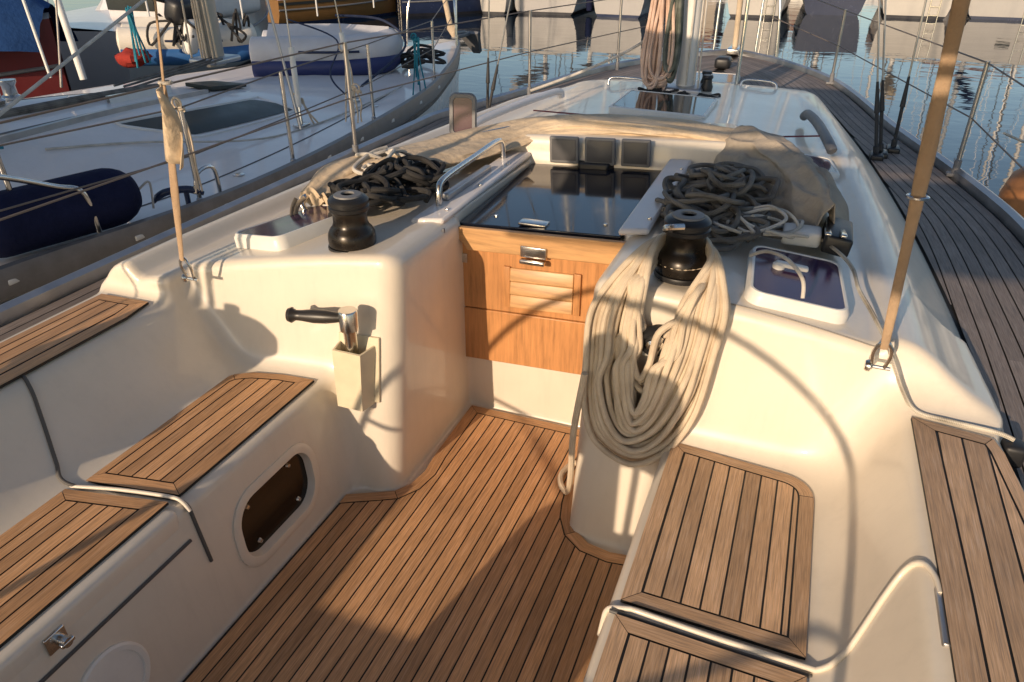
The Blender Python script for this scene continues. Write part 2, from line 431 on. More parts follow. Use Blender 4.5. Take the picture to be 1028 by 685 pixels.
def sdf(x, y, z, full=False):
    coach, coamp, coams, bp, bs, sole = comp(x, y, z)
    # companionway opening cut from the coachroof
    cut = smax(np.maximum(-1.115 - x, x + 0.505), np.maximum(y - 2.355, -0.02 - z), 0.02)
    slide = np.maximum(np.maximum(-1.135 - x, x + 0.515), np.maximum(np.abs(y - 2.735) - 0.393, 0.775 + 0.05 * (x - CL) - z))
    coach_c = smax(coach, -cut, 0.075)
    coach_c = smax(coach_c, -slide, 0.01)
    d = smin(coach_c, coamp, 0.05); d = smin(d, coams, 0.13)
    d = smin(d, bp, 0.07); d = smin(d, bs, 0.07); d = smin(d, sole, 0.012)
    d = smax(d, x - 0.66, 0.01); d = smax(d, -2.26 - x, 0.01); d = smax(d, -1.3 - y, 0.02)
    # shallow oval recess in the port bench face
    qy = np.abs(y - 1.375 - 0.10 * (z - 0.17)) - 0.095; qz = np.abs(z - 0.192) - 0.022
    cap = np.sqrt(np.maximum(qy, 0) ** 2 + np.maximum(qz, 0) ** 2) + np.minimum(np.maximum(qy, qz), 0) - 0.085
    rec = np.maximum(cap, np.maximum(x + 1.2, -1.385 - x))
    d = smax(d, -rec, 0.012)
    if full: return d, coach_c, coamp, coams, bp, bs, sole
    return d

def surface_nets(lo, hi, h):
    ax = [np.arange(lo[i], hi[i] + h * 0.5, h) for i in range(3)]
    X, Y, Z = np.meshgrid(*ax, indexing='ij')
    F = sdf(X, Y, Z)
    S = F < 0
    n = [len(a) for a in ax]
    cnt = np.zeros((n[0]-1, n[1]-1, n[2]-1), dtype=np.int32); acc = np.zeros(cnt.shape + (3,))
    corners = [(i, j, k) for i in (0, 1) for j in (0, 1) for k in (0, 1)]
    def sl(A, c): return A[c[0]:n[0]-1+c[0], c[1]:n[1]-1+c[1], c[2]:n[2]-1+c[2]]
    for a in corners:
        for axd in range(3):
            if a[axd]: continue
            b = list(a); b[axd] = 1
            fa, fb = sl(F, a), sl(F, b); m = (fa < 0) != (fb < 0)
            t = np.where(m, fa / np.where(m, fa - fb, 1), 0)
            cnt += m
            for d in range(3):
                acc[..., d] += np.where(m, a[d] + (t if d == axd else 0), 0)
    act = cnt > 0
    idx = -np.ones(cnt.shape, dtype=np.int64); idx[act] = np.arange(act.sum())
    ijk = np.argwhere(act)
    V = (ijk + acc[act] / cnt[act][:, None]) * h + np.array(lo)
    quads = []
    for axd in range(3):
        o1, o2 = [d for d in range(3) if d != axd]
        A = [slice(None)] * 3; B = [slice(None)] * 3
        A[axd] = slice(0, -1); B[axd] = slice(1, None)
        for d in (o1, o2): A[d] = slice(1, -1); B[d] = slice(1, -1)
        sa, sb = S[tuple(A)], S[tuple(B)]
        e = np.argwhere(sa != sb); flip = sa[sa != sb]
        e[:, o1] += 1; e[:, o2] += 1
        def g(d1, d2):
            q = e.copy(); q[:, o1] -= d1; q[:, o2] -= d2
            return idx[q[:, 0], q[:, 1], q[:, 2]]
        Q = np.stack([g(1, 1), g(0, 1), g(0, 0), g(1, 0)], 1)
        fl = ~flip if axd != 1 else flip
        Q[fl] = Q[fl][:, ::-1]
        quads.append(Q)
    Q = np.concatenate(quads)
    def grad(P, e=0.004):
        g = np.zeros_like(P)
        for d in range(3):
            a = P.copy(); b = P.copy(); a[:, d] += e; b[:, d] -= e
            g[:, d] = (sdf(*a.T) - sdf(*b.T)) / (2 * e)
        return g
    for _ in range(4):
        g = grad(V); f = sdf(*V.T); l2 = np.maximum((g * g).sum(1), 0.05)
        st = (f / l2)[:, None] * g
        V -= np.clip(st, -0.5 * h, 0.5 * h)
    g = grad(V, 0.006); nrm = g / np.maximum(np.linalg.norm(g, axis=1), 1e-6)[:, None]
    return V, Q, nrm

V, Q, NRM = surface_nets((-2.32, -1.36, -0.06), (0.76, 6.75, 1.06), 0.019)
cen = V[Q].mean(1)
dd, c0, c1, c2, c3, c4, c5 = sdf(*cen.T, full=True)
kind = np.argmin(np.stack([c0, c1, c2, c3, c4, c5]), axis=0)
keep = cen[:, 2] > -0.03
def region(mask, name, mat):
    q = Q[mask & keep]
    used, inv = np.unique(q, return_inverse=True)
    me = bpy.data.meshes.new(name)
    me.from_pydata(V[used].tolist(), [], inv.reshape(-1, 4).tolist())
    me.polygons.foreach_set('use_smooth', [True] * len(me.polygons))
    me.materials.append(mat); me.update()
    me.normals_split_custom_set_from_vertices(NRM[used].tolist())
    o = bpy.data.objects.new(name, me); COL.objects.link(o); o.parent = yacht; o.location = -yacht.location
    return o
region(kind == 0, 'coachroof', M['gel'])
region((kind == 1), 'coaming', M['gel'])
region((kind == 2), 'coaming', M['gel'])
region((kind == 3), 'bench', M['gel'])
region((kind == 4), 'bench', M['gel'])
region((kind == 5), 'sole_pan', M['gel'])

# ------------------------------------------------------------------ teak laying
def clip_half(poly, axis, val, keep_greater):
    out = []
    for i in range(len(poly)):
        a, b = poly[i], poly[(i + 1) % len(poly)]
        ia = (a[axis] >= val) == keep_greater; ib = (b[axis] >= val) == keep_greater
        if ia: out.append(a)
        if ia != ib:
            t = (val - a[axis]) / (b[axis] - a[axis])
            out.append(tuple(a[k] + (b[k] - a[k]) * t for k in range(2)))
    return out

def offset_poly(poly, d):
    """inset of a closed CCW polygon; d may be a list (one per edge i -> i+1)"""
    k = len(poly); out = []
    dl = d if isinstance(d, list) else [d] * k
    def line(i):
        a = Vector(poly[i]); b = Vector(poly[(i + 1) % k]); t = (b - a).normalized(); n = Vector((-t.y, t.x))
        return a + n * dl[i], t
    for i in range(k):
        p, t = line((i - 1) % k); q, u = line(i)
        den = t.x * u.y - t.y * u.x
        if abs(den) < 1e-4: out.append(tuple(q)); continue
        w = q - p; s_ = (w.x * u.y - w.y * u.x) / den
        out.append(tuple(p + t * s_))
    return out

def area(poly): return 0.5 * sum(poly[i][0] * poly[(i+1) % len(poly)][1] - poly[(i+1) % len(poly)][0] * poly[i][1] for i in range(len(poly)))

def teak_panel(name, outline, z, mat, margins, plank=0.043, seam=0.0048, mitre=(), thick=0.009, start=None):
    """planks run fore and aft; margins[i] = width of the margin board along edge i"""
    if area(outline) < 0: outline = outline[::-1]; margins = margins[::-1][1:] + margins[::-1][:1]
    inner = offset_poly(outline, margins)
    base = MB(); base.prism([(x, y, z) for x, y in outline], (0, 0, thick - 0.0022))
    root = base.build('caulking', M['caulk'], yacht, angle=30)
    root.name = name
    root.data.name = name
    zt = z + thick
    mb = MB()
    gi = offset_poly(inner, -seam / 2)      # outer side of the inner seam
    gin = offset_poly(inner, seam / 2)
    run = 0.0; num = 50.0
    k = len(outline)
    for i in range(k):
        if margins[i] < 0.012: continue
        j = (i + 1) % k
        a, b, c, d_ = outline[i], outline[j], gi[j], gi[i]
        if i in mitre: num += 1.0
        L = (Vector(b) - Vector(a)).length
        t = (Vector(b) - Vector(a)).normalized() * (seam * 0.45)
        if i in mitre:
            dd_ = (Vector(d_) - Vector(a)).normalized(); a = tuple(Vector(a) + t); d_ = tuple(Vector(d_) + t)
        mb.poly([(a[0], a[1], zt), (b[0], b[1], zt), (c[0], c[1], zt), (d_[0], d_[1], zt)],
                [(num + .02, run), (num + .02, run + L), (num + .98, run + L), (num + .98, run)])
        run += L
    x0 = min(p[0] for p in gin); x1 = max(p[0] for p in gin)
    if start is None: start = x0
    n0 = int(math.floor((x0 - start) / plank)); n = 0
    x = start + n0 * plank
    while x < x1:
        p = clip_half(gin, 0, x + seam / 2, True)
        if len(p) > 2: p = clip_half(p, 0, x + plank - seam / 2, False)
        if len(p) > 2 and abs(area(p)) > 1e-5:
            mb.poly([(q[0], q[1], zt) for q in p], [(n + (q[0] - x) / plank * .96 + .02, q[1] + n * 3.7) for q in p])
        x += plank; n += 1
    mb.build('teak_planking', mat, root)
    return root

def arc(cx, cy, r, a0, a1, n=6):
    return [(cx + r * math.cos(R(a0 + (a1 - a0) * i / n)), cy + r * math.sin(R(a0 + (a1 - a0) * i / n))) for i in range(n + 1)]

# cockpit sole: counter-clockwise outline
sole = [(-1.275, -1.2)] + [(-0.262, -1.2), (-0.262, 1.735)]
sole += [(-0.34, 1.725), (-0.415, 1.738), (-0.465, 1.775), (-0.497, 1.835), (-0.512, 1.90), (-0.525, 2.00)]
sole += [(-0.525, 2.325), (-1.092, 2.325)]
sole += [(-1.085, 1.97), (-1.076, 1.87), (-1.09, 1.79), (-1.125, 1.735), (-1.18, 1.705), (-1.275, 1.655)]
mar = [0.004] * len(sole)
for i in range(2, len(sole) - 1): mar[i] = 0.044
mar[1] = 0.004
teak_panel('teak_sole', sole, 0.002, M['teak'], mar, mitre=(5, 9, 10, 14))
# starboard bench, two panels with the drain lip between
sb = [(-0.199, 1.178), (0.196, 1.168), (0.196, 1.68)] + arc(0.112, 1.69, 0.083, 5, 80, 5) + [(-0.199, 1.81)]
teak_panel('teak_bench_top', sb, 0.421, M['teak_seat'], [0.04, 0.038] + [0.038] * 6 + [0.038, 0.04], mitre=(0, 1, 3, 9), start=-0.1575)
sb2 = [(-0.199, -1.0), (0.199, -1.0), (0.199, 1.118), (-0.199, 1.13)]
teak_panel('teak_bench_top', sb2, 0.427, M['teak_seat'], [0.04, 0.038, 0.04, 0.04], mitre=(0, 1, 2, 3), start=-0.1575)
# port bench
pb = [(-1.382, 1.092), (-1.382, 1.71), (-1.50, 1.70), (-1.60, 1.675), (-1.655, 1.64), (-1.688, 1.58), (-1.688, 1.04)]
teak_panel('teak_bench_top', pb, 0.421, M['teak'], [0.05, 0.035, 0.035, 0.035, 0.035, 0.05, 0.04], mitre=(0, 1, 4, 6), start=-1.645)
pb2 = [(-1.382, -1.0), (-1.382, 1.055), (-1.688, 0.992), (-1.688, -1.0)]
teak_panel('teak_bench_top', pb2, 0.427, M['teak'], [0.05, 0.04, 0.05, 0.03], mitre=(0, 1, 2, 3), start=-1.645)
# coaming tops
cs = [(0.60, -1.25), (0.615, 1.25), (0.567, 1.70), (0.552, 1.755), (0.376, 1.785), (0.388, 1.2), (0.40, -1.25)]
teak_panel('teak_coaming_cap', cs, 0.672, M['teak_seat'], [0.03, 0.03, 0.03, 0.036, 0.05, 0.05, 0.01], mitre=(3, 4), plank=0.052)
cp = [(-2.14, -1.25), (-1.905, -1.25), (-1.905, 1.50), (-1.925, 1.61), (-2.12, 1.60)]
teak_panel('teak_coaming_cap', cp, 0.660, M['teak'], [0.01, 0.05, 0.05, 0.04, 0.03], mitre=(3,), plank=0.05)

# ------------------------------------------------------------------ hull, side decks
OUT = [(-1.3, 0.92), (0, 0.97), (1.5, 1.0), (2.6, 1.005), (3.6, 0.955), (4.39, 0.80), (5.33, 0.56), (7.03, 0.165), (7.9, -0.28), (8.35, -0.64), (8.5, -0.82)]
def out_stb(y): return interp(OUT, y)
def out_port(y): return max(-1.66 - out_stb(y), -2.40)
ys = [-1.3 + 9.8 * i / 90 for i in range(91)]
mb = MB()
for f, sg in ((out_stb, 1), (out_port, -1)):
    rows = []
    for y in ys:
        x = f(y); t = max(0, (y - 5.5) / 3.0)
        xw = CL + (x - CL) * (0.90 - 0.55 * t * t)
        rows.append([(x, y, 0.592), (CL + (x - CL) * 1.004, y, 0.35), (CL + (x - CL) * (0.985 - 0.2 * t * t), y, 0.0), (xw, y, -0.45), (CL + (xw - CL) * 0.8, y, -0.7)])
    mb.grid(rows)
mb.poly([(out_port(-1.3), -1.3, 0.592), (out_stb(-1.3), -1.3, 0.592), (out_stb(-1.3) - .2, -1.3, -0.7), (out_port(-1.3) + .2, -1.3, -0.7)])
mb.build('hull', M['hull_white'], yacht, 30)
# deck sheet under the teak
mb = MB(); rows = []
for y in ys:
    if y <= 6.75:
        rows.append([(float(foot_stb(y)) - 0.10 if y > 1.8 else 0.5, y, 0.592), (out_stb(y), y, 0.592)])
mb.grid(rows); rows = []
for y in ys:
    if y <= 6.75:
        rows.append([(out_port(y), y, 0.592), (float(foot_port(y)) + 0.08 if y > 1.8 else -2.1, y, 0.592)])
mb.grid(rows)
rows = [[(out_port(y), y, 0.592), (CL, y, 0.592), (out_stb(y), y, 0.592)] for y in ys if y >= 5.6]
mb.grid(rows)
mb.build('deck', M['caulk'], yacht)
# silvered teak planks laid along the deck edge
mb = MB(); W = 0.052; SEAM = 0.005
yy = [-1.25 + 0.06 * i for i in range(int(9.6 / 0.06))]
for side in (1, -1):
    for k in range(34):
        prev = None
        for y in yy:
            xo = out_stb(y) - 0.055 if side > 0 else -(out_port(y) + 0.055)
            if y < 6.1: xi = (float(foot_stb(y)) + 0.012 if y > 1.75 else 0.625) if side > 0 else -(float(foot_port(y)) - 0.012 if y > 1.7 else -2.19)
            else: xi = (max(CL + 0.035, float(foot_stb(y)) - (y - 6.1) * 3.0) if side > 0 else max(-CL + 0.035, -float(foot_port(y)) - (y - 6.1) * 3.0))
            a = xo - k * W; b = a - W + SEAM
            b = max(b, xi); ok = a - b > 0.004
            if ok and prev:
                pa, pb_, py = prev
                j = k * 1.0 + 200 * (side > 0) + int((y + k * 0.83) / 1.9) * 40
                mb.poly([(side * pb_, py, 0.604), (side * pa, py, 0.604), (side * a, y, 0.604), (side * b, y, 0.604)],
                        [(j + .02, py), (j + .98, py), (j + .98, y), (j + .02, y)])
            prev = (a, b, y) if ok else None
mb.build('teak_side_deck', M['teak_grey'], yacht, 0)
mb = MB()
for f, sg in ((out_stb, 1), (out_port, -1)):
    rows = []
    for y in ys:
        x = f(y)
        rows.append([(x + sg * 0.012, y, 0.56), (x + sg * 0.012, y, 0.645), (x - sg * 0.006, y, 0.652), (x - sg * 0.03, y, 0.640), (x - sg * 0.036, y, 0.595)])
    mb.grid(rows)
mb.build('toe_rail', M['alloy'], yacht, 30)
# ================================================================== FITTINGS OF OUR YACHT
def on_mould(pts, off=0.0, n=8):
    """lay a smooth path on the moulded surface"""
    P = np.array([tuple(p) for p in smooth_path(pts, n)])
    for _ in range(6):
        g = np.zeros_like(P)
        for d in range(3):
            a = P.copy(); b_ = P.copy(); a[:, d] += .003; b_[:, d] -= .003
            g[:, d] = (sdf(*a.T) - sdf(*b_.T)) / .006
        P -= ((sdf(*P.T) - off) / np.maximum((g * g).sum(1), .1))[:, None] * g
    return [Vector(p) for p in P]
def rbox(name, mat, parent, c, d, bevel=0.01, rot=None):
    mb = MB(); mb.box(c, d, rot, bevel); return mb.build(name, mat, parent)
def tube_part(name, mat, parent, pts, r, n=6, seg=10, closed=False):
    mb = MB(); mb.tube(smooth_path(pts, n, closed) if n > 1 else pts, r, seg, closed); return mb.build(name, mat, parent)

def capsule(cy, cz, hy, hz, r, n=8, sk=0.10):
    out = []
    for (sy, sz, a0) in ((1, 1, 0), (-1, 1, 90), (-1, -1, 180), (1, -1, 270)):
        for i in range(n + 1):
            a = R(a0 + 90 * i / n)
            y = sy * (hy - r) + r * math.cos(a); z = sz * (hz - r) + r * math.sin(a)
            out.append((cy + y + sk * z, cz + z))
    return out

# --- oval portlight in the port bench face
face_x = lambda z: -1.352 + (0.42 - z) * 0.16
def ring(name, mat, parent, y, z, hy, hz, r, w, d0, d1, sk=0.1):
    mb = MB(); A = capsule(y, z, hy, hz, r, 8, sk); B = capsule(y, z, hy - w, hz - w, max(r - w, .01), 8, sk)
    k = len(A); rows = []
    for off, P in ((d0, A), (d1, A), (d1 + 0.004, capsule(y, z, hy - w * .3, hz - w * .3, r - w * .3, 8, sk)), (d1 + .002, capsule(y, z, hy - w * .8, hz - w * .8, max(r - w * .8, .01), 8, sk)), (d0 - 0.02, B)):
        rows.append([(face_x(q[1]) + off, q[0], q[1]) for q in P])
    mb.grid(rows, closed=True); return mb.build(name, mat, parent, 60)
pf = ring('portlight_frame', M['gel'], yacht, 1.375, 0.192, 0.200, 0.127, 0.105, 0.036, -0.004, 0.004)
mb = MB(); P = capsule(1.375, 0.192, 0.168, 0.095, 0.075)
mb.poly([(face_x(z) - 0.019, y, z) for y, z in P]); mb.build('portlight_pane', M['acrylic_brown'], pf)
for y, z in ((1.27, 0.252), (1.47, 0.258), (1.272, 0.124), (1.468, 0.128)):
    mb = MB(); mb.lathe([(0.0, 0.009), (0.006, 0.008), (0.009, 0.0)], M=Matrix.Translation((face_x(z) - 0.018, y, z)) @ Matrix.Rotation(R(90), 4, 'Y'), seg=12)
    mb.build('screw', M['steel'], pf)

# --- port locker lid with its latch and the drain groove round it
lid = MB(); lid.box((-1.517, 0.02, 0.379), (0.345, 2.06, 0.094), None, 0.018)
lid = lid.build('locker_lid', M['gel'], yacht)
tube_part('drain_lip', M['gel'], yacht, [(-1.685, 1.008, 0.432), (-1.55, 1.045, 0.434), (-1.40, 1.073, 0.434), (-1.36, 1.078, 0.424), (-1.338, 1.076, 0.40)], 0.0055)
tube_part('drain_groove', M['seam_grey'], yacht, on_mould([(-1.98, 1.16, 0.67), (-1.90, 1.13, 0.655), (-1.85, 1.10, 0.60), (-1.80, 1.065, 0.53), (-1.755, 1.03, 0.46), (-1.70, 1.008, 0.425), (-1.55, 1.052, 0.4255), (-1.40, 1.079, 0.4255), (-1.355, 1.084, 0.415), (-1.335, 1.083, 0.36), (-1.318, 1.083, 0.22)], 0.0015), 0.0055, 1)
latch = rbox('latch_plate', M['steel'], yacht, (-1.3425, 0.66, 0.375), (0.010, 0.052, 0.05), 0.004)
mb = MB(); mb.lathe([(0.0, 0.026), (0.012, 0.025), (0.013, 0.0)], M=Matrix.Translation((-1.338, 0.667, 0.372)) @ Matrix.Rotation(R(90), 4, 'Y'), seg=16)
mb.box((-1.318, 0.667, 0.372), (0.014, 0.034, 0.012), None, 0.004); mb.build('latch_knob', M['steel'], latch)
mb = MB(); mb.tube([(-1.337, -0.9, 0.318), (-1.333, 0.55, 0.318), (-1.333, 1.05, 0.322)], 0.005, 6); mb.build('lid_shadow_gap', M['seam_grey'], yacht).name = 'lid_gap_shade'  # dark strip painting the shade in the gap under the lid
# round inspection hatch low on the port bench
mb = MB(); Mx = Matrix.Translation((face_x(0.16), 0.72, 0.16)) @ Matrix.Rotation(R(81), 4, 'Y')
mb.lathe([(0.10, -0.01), (0.10, 0.006), (0.094, 0.010), (0.082, 0.010), (0.08, 0.006), (0.0, 0.007)], M=Mx, seg=40)
mb.build('inspection_hatch', M['white_plastic'], yacht, 30)

# --- starboard locker lip
lip = [(-0.17, 1.157, 0.4335), (0.0, 1.148, 0.4335), (0.17, 1.143, 0.433)]
up_ = on_mould([(0.215, 1.143, 0.43), (0.25, 1.158, 0.445), (0.285, 1.20, 0.50), (0.32, 1.255, 0.57), (0.345, 1.285, 0.625), (0.368, 1.275, 0.66), (0.382, 1.235, 0.672), (0.386, 1.19, 0.676)], 0.003)
lo_ = on_mould([(-0.243, 1.150, 0.33), (-0.240, 1.152, 0.38), (-0.228, 1.156, 0.41), (-0.207, 1.158, 0.422)], 0.003)
tube_part('drain_lip', M['gel'], yacht, lo_ + [Vector(p) for p in smooth_path(lip, 8)] + up_, 0.0062, 1)
tube_part('drain_groove', M['seam_grey'], yacht, [(-0.215, 1.143, 0.4255), (0.0, 1.136, 0.4255), (0.17, 1.131, 0.4255), (0.21, 1.131, 0.424)], 0.0050, 8)
h = rbox('lid_hinge', M['alloy'], yacht, (0.388, 1.14, 0.664), (0.018, 0.14, 0.02), 0.004)

# --- washboards in the companionway
ZW = lambda x: 0.045 * (x - CL)
def board(name, x0, x1, z0, z1, y, t, mat, parent, bev=0.004):
    mb = MB(); mb.prism([(x0, y, z0 + ZW(x0)), (x1, y, z0 + ZW(x1)), (x1, y, z1 + ZW(x1)), (x0, y, z1 + ZW(x0))], (0, t, 0))
    return mb.build(name, mat, parent, 30, bev)
board('lower_washboard', -1.128, -0.500, 0.247, 0.472, 2.335, 0.020, M['board'], yacht)
wb = board('upper_washboard', -1.132, -0.498, 0.475, 0.765, 2.337, 0.020, M['board'], yacht)
mb = MB()
prof = [(-1.150, 0.808), (-0.490, 0.808), (-0.490, 0.772), (-0.507, 0.745), (-0.515, 0.722), (-1.085, 0.722), (-1.100, 0.745), (-1.125, 0.765), (-1.150, 0.775)]
mb.prism([(x, 2.312, z + ZW(x)) for x, z in prof], (0, 0.024, 0)); mb.build('washboard_top_rail', M['board_x'], wb, 30, 0.004)
# louvred vent let into the upper board
for vx, vz in ((-0.933, 0.580), (-0.661, 0.592)): rbox('vent_jamb', M['board'], wb, (vx, 2.331, vz), (0.026, 0.012, 0.165), 0.002)
for i in range(3):
    rbox('vent_slat', M['board_x'], wb, (-0.797, 2.327, 0.532 + 0.054 * i), (0.244, 0.010, 0.050), 0.004, Matrix.Rotation(R(-14), 3, 'X') @ Matrix.Rotation(R(-2.6), 3, 'Y'))
hs = rbox('lock_plate', M['steel'], wb, (-0.822, 2.306, 0.742), (0.098, 0.010, 0.042), 0.003)
rbox('lock_hasp', M['steel'], hs, (-0.822, 2.297, 0.708), (0.094, 0.024, 0.016), 0.004)
rbox('name_plate', M['steel'], wb, (-1.105, 2.333, 0.668), (0.022, 0.004, 0.036), 0.001)
# --- sliding hatch, its rails and grab rail
ZH = lambda x, b=0.0: 0.05 * (x - CL) + b
mb = MB(); mb.prism([(-1.128, 2.345, 0.802 + ZH(-1.128)), (-0.522, 2.345, 0.802 + ZH(-0.522)), (-0.522, 3.135, 0.818 + ZH(-0.522)), (-1.128, 3.135, 0.818 + ZH(-1.128))], (0, 0, 0.014))
hatch = mb.build('sliding_hatch', M['acrylic'], yacht, 30, 0.003)
for x in (-1.02, -0.60):
    rbox('hatch_bolt', M['steel'], hatch, (x, 2.44, 0.820 + ZH(x)), (0.014, 0.014, 0.008), 0.003)
cl = rbox('hatch_catch', M['steel'], hatch, (-0.85, 2.385, 0.822), (0.105, 0.05, 0.012), 0.004)
mb = MB(); mb.prism([(-0.895, 3.085, 0.822), (-0.765, 3.085, 0.828), (-0.745, 3.132, 0.828), (-0.915, 3.132, 0.822)], (0, 0, 0.032)); mb.build('hatch_handle', M['black'], hatch, 30, 0.008)
for x0, x1, y0, nm in ((-1.252, -1.135, 2.20, 'hatch_runner'), (-0.515, -0.418, 2.27, 'hatch_runner')):
    mb = MB()
    za = lambda x: 0.866 + ZH(x)
    mb.prism([(x0, y0, za(x0) - .022), (x1, y0 + 0.03, za(x1) - .022), (x1, 3.14, za(x1) - .008), (x0, 3.14, za(x0) - .008)], (0, 0, 0.024))
    run = mb.build(nm, M['gel_deck'], yacht, 30, 0.010)
    for k in range(3):
        y = y0 + 0.12 + 0.3 * k
        rbox('runner_bolt', M['steel'], run, ((x0 + x1) / 2 + 0.03, y, za((x0 + x1) / 2) + 0.006 + .015 * (y - y0)), (0.014, 0.014, 0.008), 0.003)
tube_part('grab_rail', M['steel'], yacht, [(-1.215, 2.36, 0.84), (-1.216, 2.365, 0.905), (-1.22, 2.42, 0.935), (-1.222, 2.7, 0.945), (-1.223, 2.94, 0.95), (-1.222, 3.0, 0.925), (-1.222, 3.01, 0.86)], 0.0125, 6, 12)
rbox('rope_jammer', M['alloy'], yacht, (-1.215, 2.62, 0.866), (0.03, 0.42, 0.03), 0.008)
# --- instruments on the sea hood face
for x0, x1 in ((-1.038, -0.905), (-0.878, -0.742), (-0.716, -0.590)):
    z0 = 0.850 + 0.05 * (x0 - CL); mb = MB()
    mb.box(((x0 + x1) / 2, 3.112, z0 + 0.058), (x1 - x0, 0.022, 0.116), Matrix.Rotation(R(-2.6), 3, 'Y'), 0.007)
    o = mb.build('instrument_display', M['grey_plastic'], yacht)
    rbox('instrument_cover', M['grip_grey'], o, ((x0 + x1) / 2, 3.1005, z0 + 0.060), (x1 - x0 - 0.024, 0.004, 0.092), 0.001, Matrix.Rotation(R(-2.6), 3, 'Y'))
# --- winches on the coachroof
def winch(x, y, z, feeder=True):
    w = MB(); w.lathe([(0.066, 0.0), (0.080, 0.003), (0.082, 0.012), (0.080, 0.018)], (x, y, z), 40)
    w = w.build('winch', M['black'], yacht, 35)
    d = MB(); d.lathe([(0.072, 0.018), (0.078, 0.022), (0.079, 0.040), (0.077, 0.058), (0.070, 0.072), (0.061, 0.082), (0.056, 0.096), (0.0555, 0.118), (0.058, 0.130), (0.062, 0.136)], (x, y, z), 40); d.build('winch_drum', M['bronze'], w, 35)
    d = MB(); d.lathe([(0.060, 0.136), (0.065, 0.138), (0.066, 0.150), (0.062, 0.153), (0.062, 0.158), (0.066, 0.160), (0.066, 0.170), (0.060, 0.178), (0.046, 0.183)], (x, y, z), 40); d.build('winch_jaw', M['black'], w, 35)
    d = MB(); d.lathe([(0.046, 0.183), (0.044, 0.188), (0.022, 0.190), (0.021, 0.182), (0.0, 0.181)], (x, y, z), 30); d.build('winch_cap', M['grey_plastic'], w, 35)
    if not feeder: return w
    mb = MB(); mb.tube(smooth_path([(x - .035, y - 0.055, z + .155), (x - 0.05, y - .075, z + .165), (x - .035, y - .088, z + .175), (x, y - 0.07, z + .175)], 5), 0.009, 8); mb.build('winch_feeder', M['steel'], w)
    return w
winch(-1.335, 1.955, 0.815, False); winch(-0.262, 2.03, 0.86)
# --- deck hatches
def deck_hatch(x, y, zf, sx, sy, rz, h=0.03, handle=True, lens='port_glass', r=0.045):
    rot = Matrix.Rotation(R(rz), 4, 'Z')
    tilt = Matrix.Rotation(R(zf[1]), 4, 'Y')
    Mx = Matrix.Translation((x, y, zf[0])) @ rot @ tilt
    def rr(hx, hy, rad, z): return [Mx @ Vector((px, py, z)) for px, py in capsule(0, 0, hx, hy, rad, 6, 0)]
    mb = MB(); r_ = r
    mb.grid([rr(sx, sy, r_, -0.03), rr(sx, sy, r_, h * .45), rr(sx - .004, sy - .004, r_, h * .7), rr(sx - .008, sy - .008, r_ * .9, h * .98), rr(sx - .014, sy - .014, r_ * .8, h), rr(sx - .017, sy - .017, r_ * .75, h - .004)], closed=True)
    f = mb.build('deck_hatch', M['white_plastic'], yacht, 50)
    mb = MB(); P = rr(sx - .016, sy - .016, r_ * .76, h - .003); mb.poly(P); mb.build('hatch_lens', M[lens], f, 0)
    if handle:
        mb = MB(); mb.box(Mx @ Vector((-0.02, 0.03, h + 0.012)), (0.095, 0.026, 0.014), (rot @ tilt).to_3x3(), 0.006)
        mb.lathe([(0.018, 0), (0.018, 0.014), (0.013, 0.018)], Mx @ Vector((-0.055, 0.03, h - 0.003)), 16); mb.build('hatch_lever', M['white_plastic'], f)
    return f
deck_hatch(-1.655, 2.10, (0.800, -9.5), 0.140, 0.205, -14, 0.026, False)
deck_hatch(0.052, 2.155, (0.829, 6.7), 0.140, 0.190, 4, 0.032, True, 'port_glass')
deck_hatch(0.085, 3.58, (0.806, 8), 0.075, 0.13, 10, 0.02, False, 'port_glass', 0.03)
deck_hatch(-0.80, 4.52, (0.842, 1.5), 0.275, 0.27, 0, 0.012, False, 'acrylic', 0.02)
# open lid of the small port hatch, standing up on its hinge
mb = MB(); lm = Matrix.Translation((-1.50, 3.20, 0.985)) @ Matrix.Rotation(R(12), 4, 'Z') @ Matrix.Rotation(R(-8), 4, 'X') @ Matrix.Rotation(R(90), 4, 'X')
def lidring(hx, hy, r, z): return [lm @ Vector((a, b, z)) for a, b in capsule(0, 0, hx, hy, r, 6, 0)]
mb.grid([lidring(.060, .095, .03, -.012), lidring(.066, .102, .035, 0), lidring(.060, .095, .03, .012), lidring(.046, .080, .02, .012), lidring(.044, .078, .02, .004)], closed=True)
mb.poly(lidring(.060, .095, .03, -.012)[::-1])
ol = mb.build('raised_hatch_lid', M['grey_plastic'], yacht, 50)
mb = MB(); mb.poly(lidring(.045, .079, .02, .005)); mb.build('lid_lens', simple('plum_acrylic', (0.07, 0.028, 0.04), 0.25), ol, 0)
# --- rope clutches to starboard and the slit vents
cl = rbox('rope_clutch', M['black'], yacht, (0.158, 2.50, 0.872), (0.085, 0.20, 0.062), 0.010, Matrix.Rotation(R(8), 3, 'Y'))
for x in (0.125, 0.17): rbox('clutch_lever', M['steel'], cl, (x, 2.43, 0.908), (0.020, 0.13, 0.012), 0.005, Matrix.Rotation(R(-12), 3, 'X'))
rbox('deck_organiser', M['white_plastic'], yacht, (0.05, 2.47, 0.872), (0.12, 0.09, 0.05), 0.012)
hr = tube_part('deck_handrail', M['grey_plastic'], yacht, [(0.135, 3.72, 0.845), (0.115, 3.78, 0.868), (0.055, 4.15, 0.875), (0.0, 4.42, 0.865), (-0.02, 4.5, 0.835)], [0.020] * 1 + [0.024] * 24, 6)
tube_part('deck_handrail', M['gel_deck'], yacht, [(-1.66, 3.6, 0.80), (-1.64, 3.75, 0.845), (-1.52, 4.6, 0.845), (-1.50, 4.7, 0.80)], 0.022, 6)
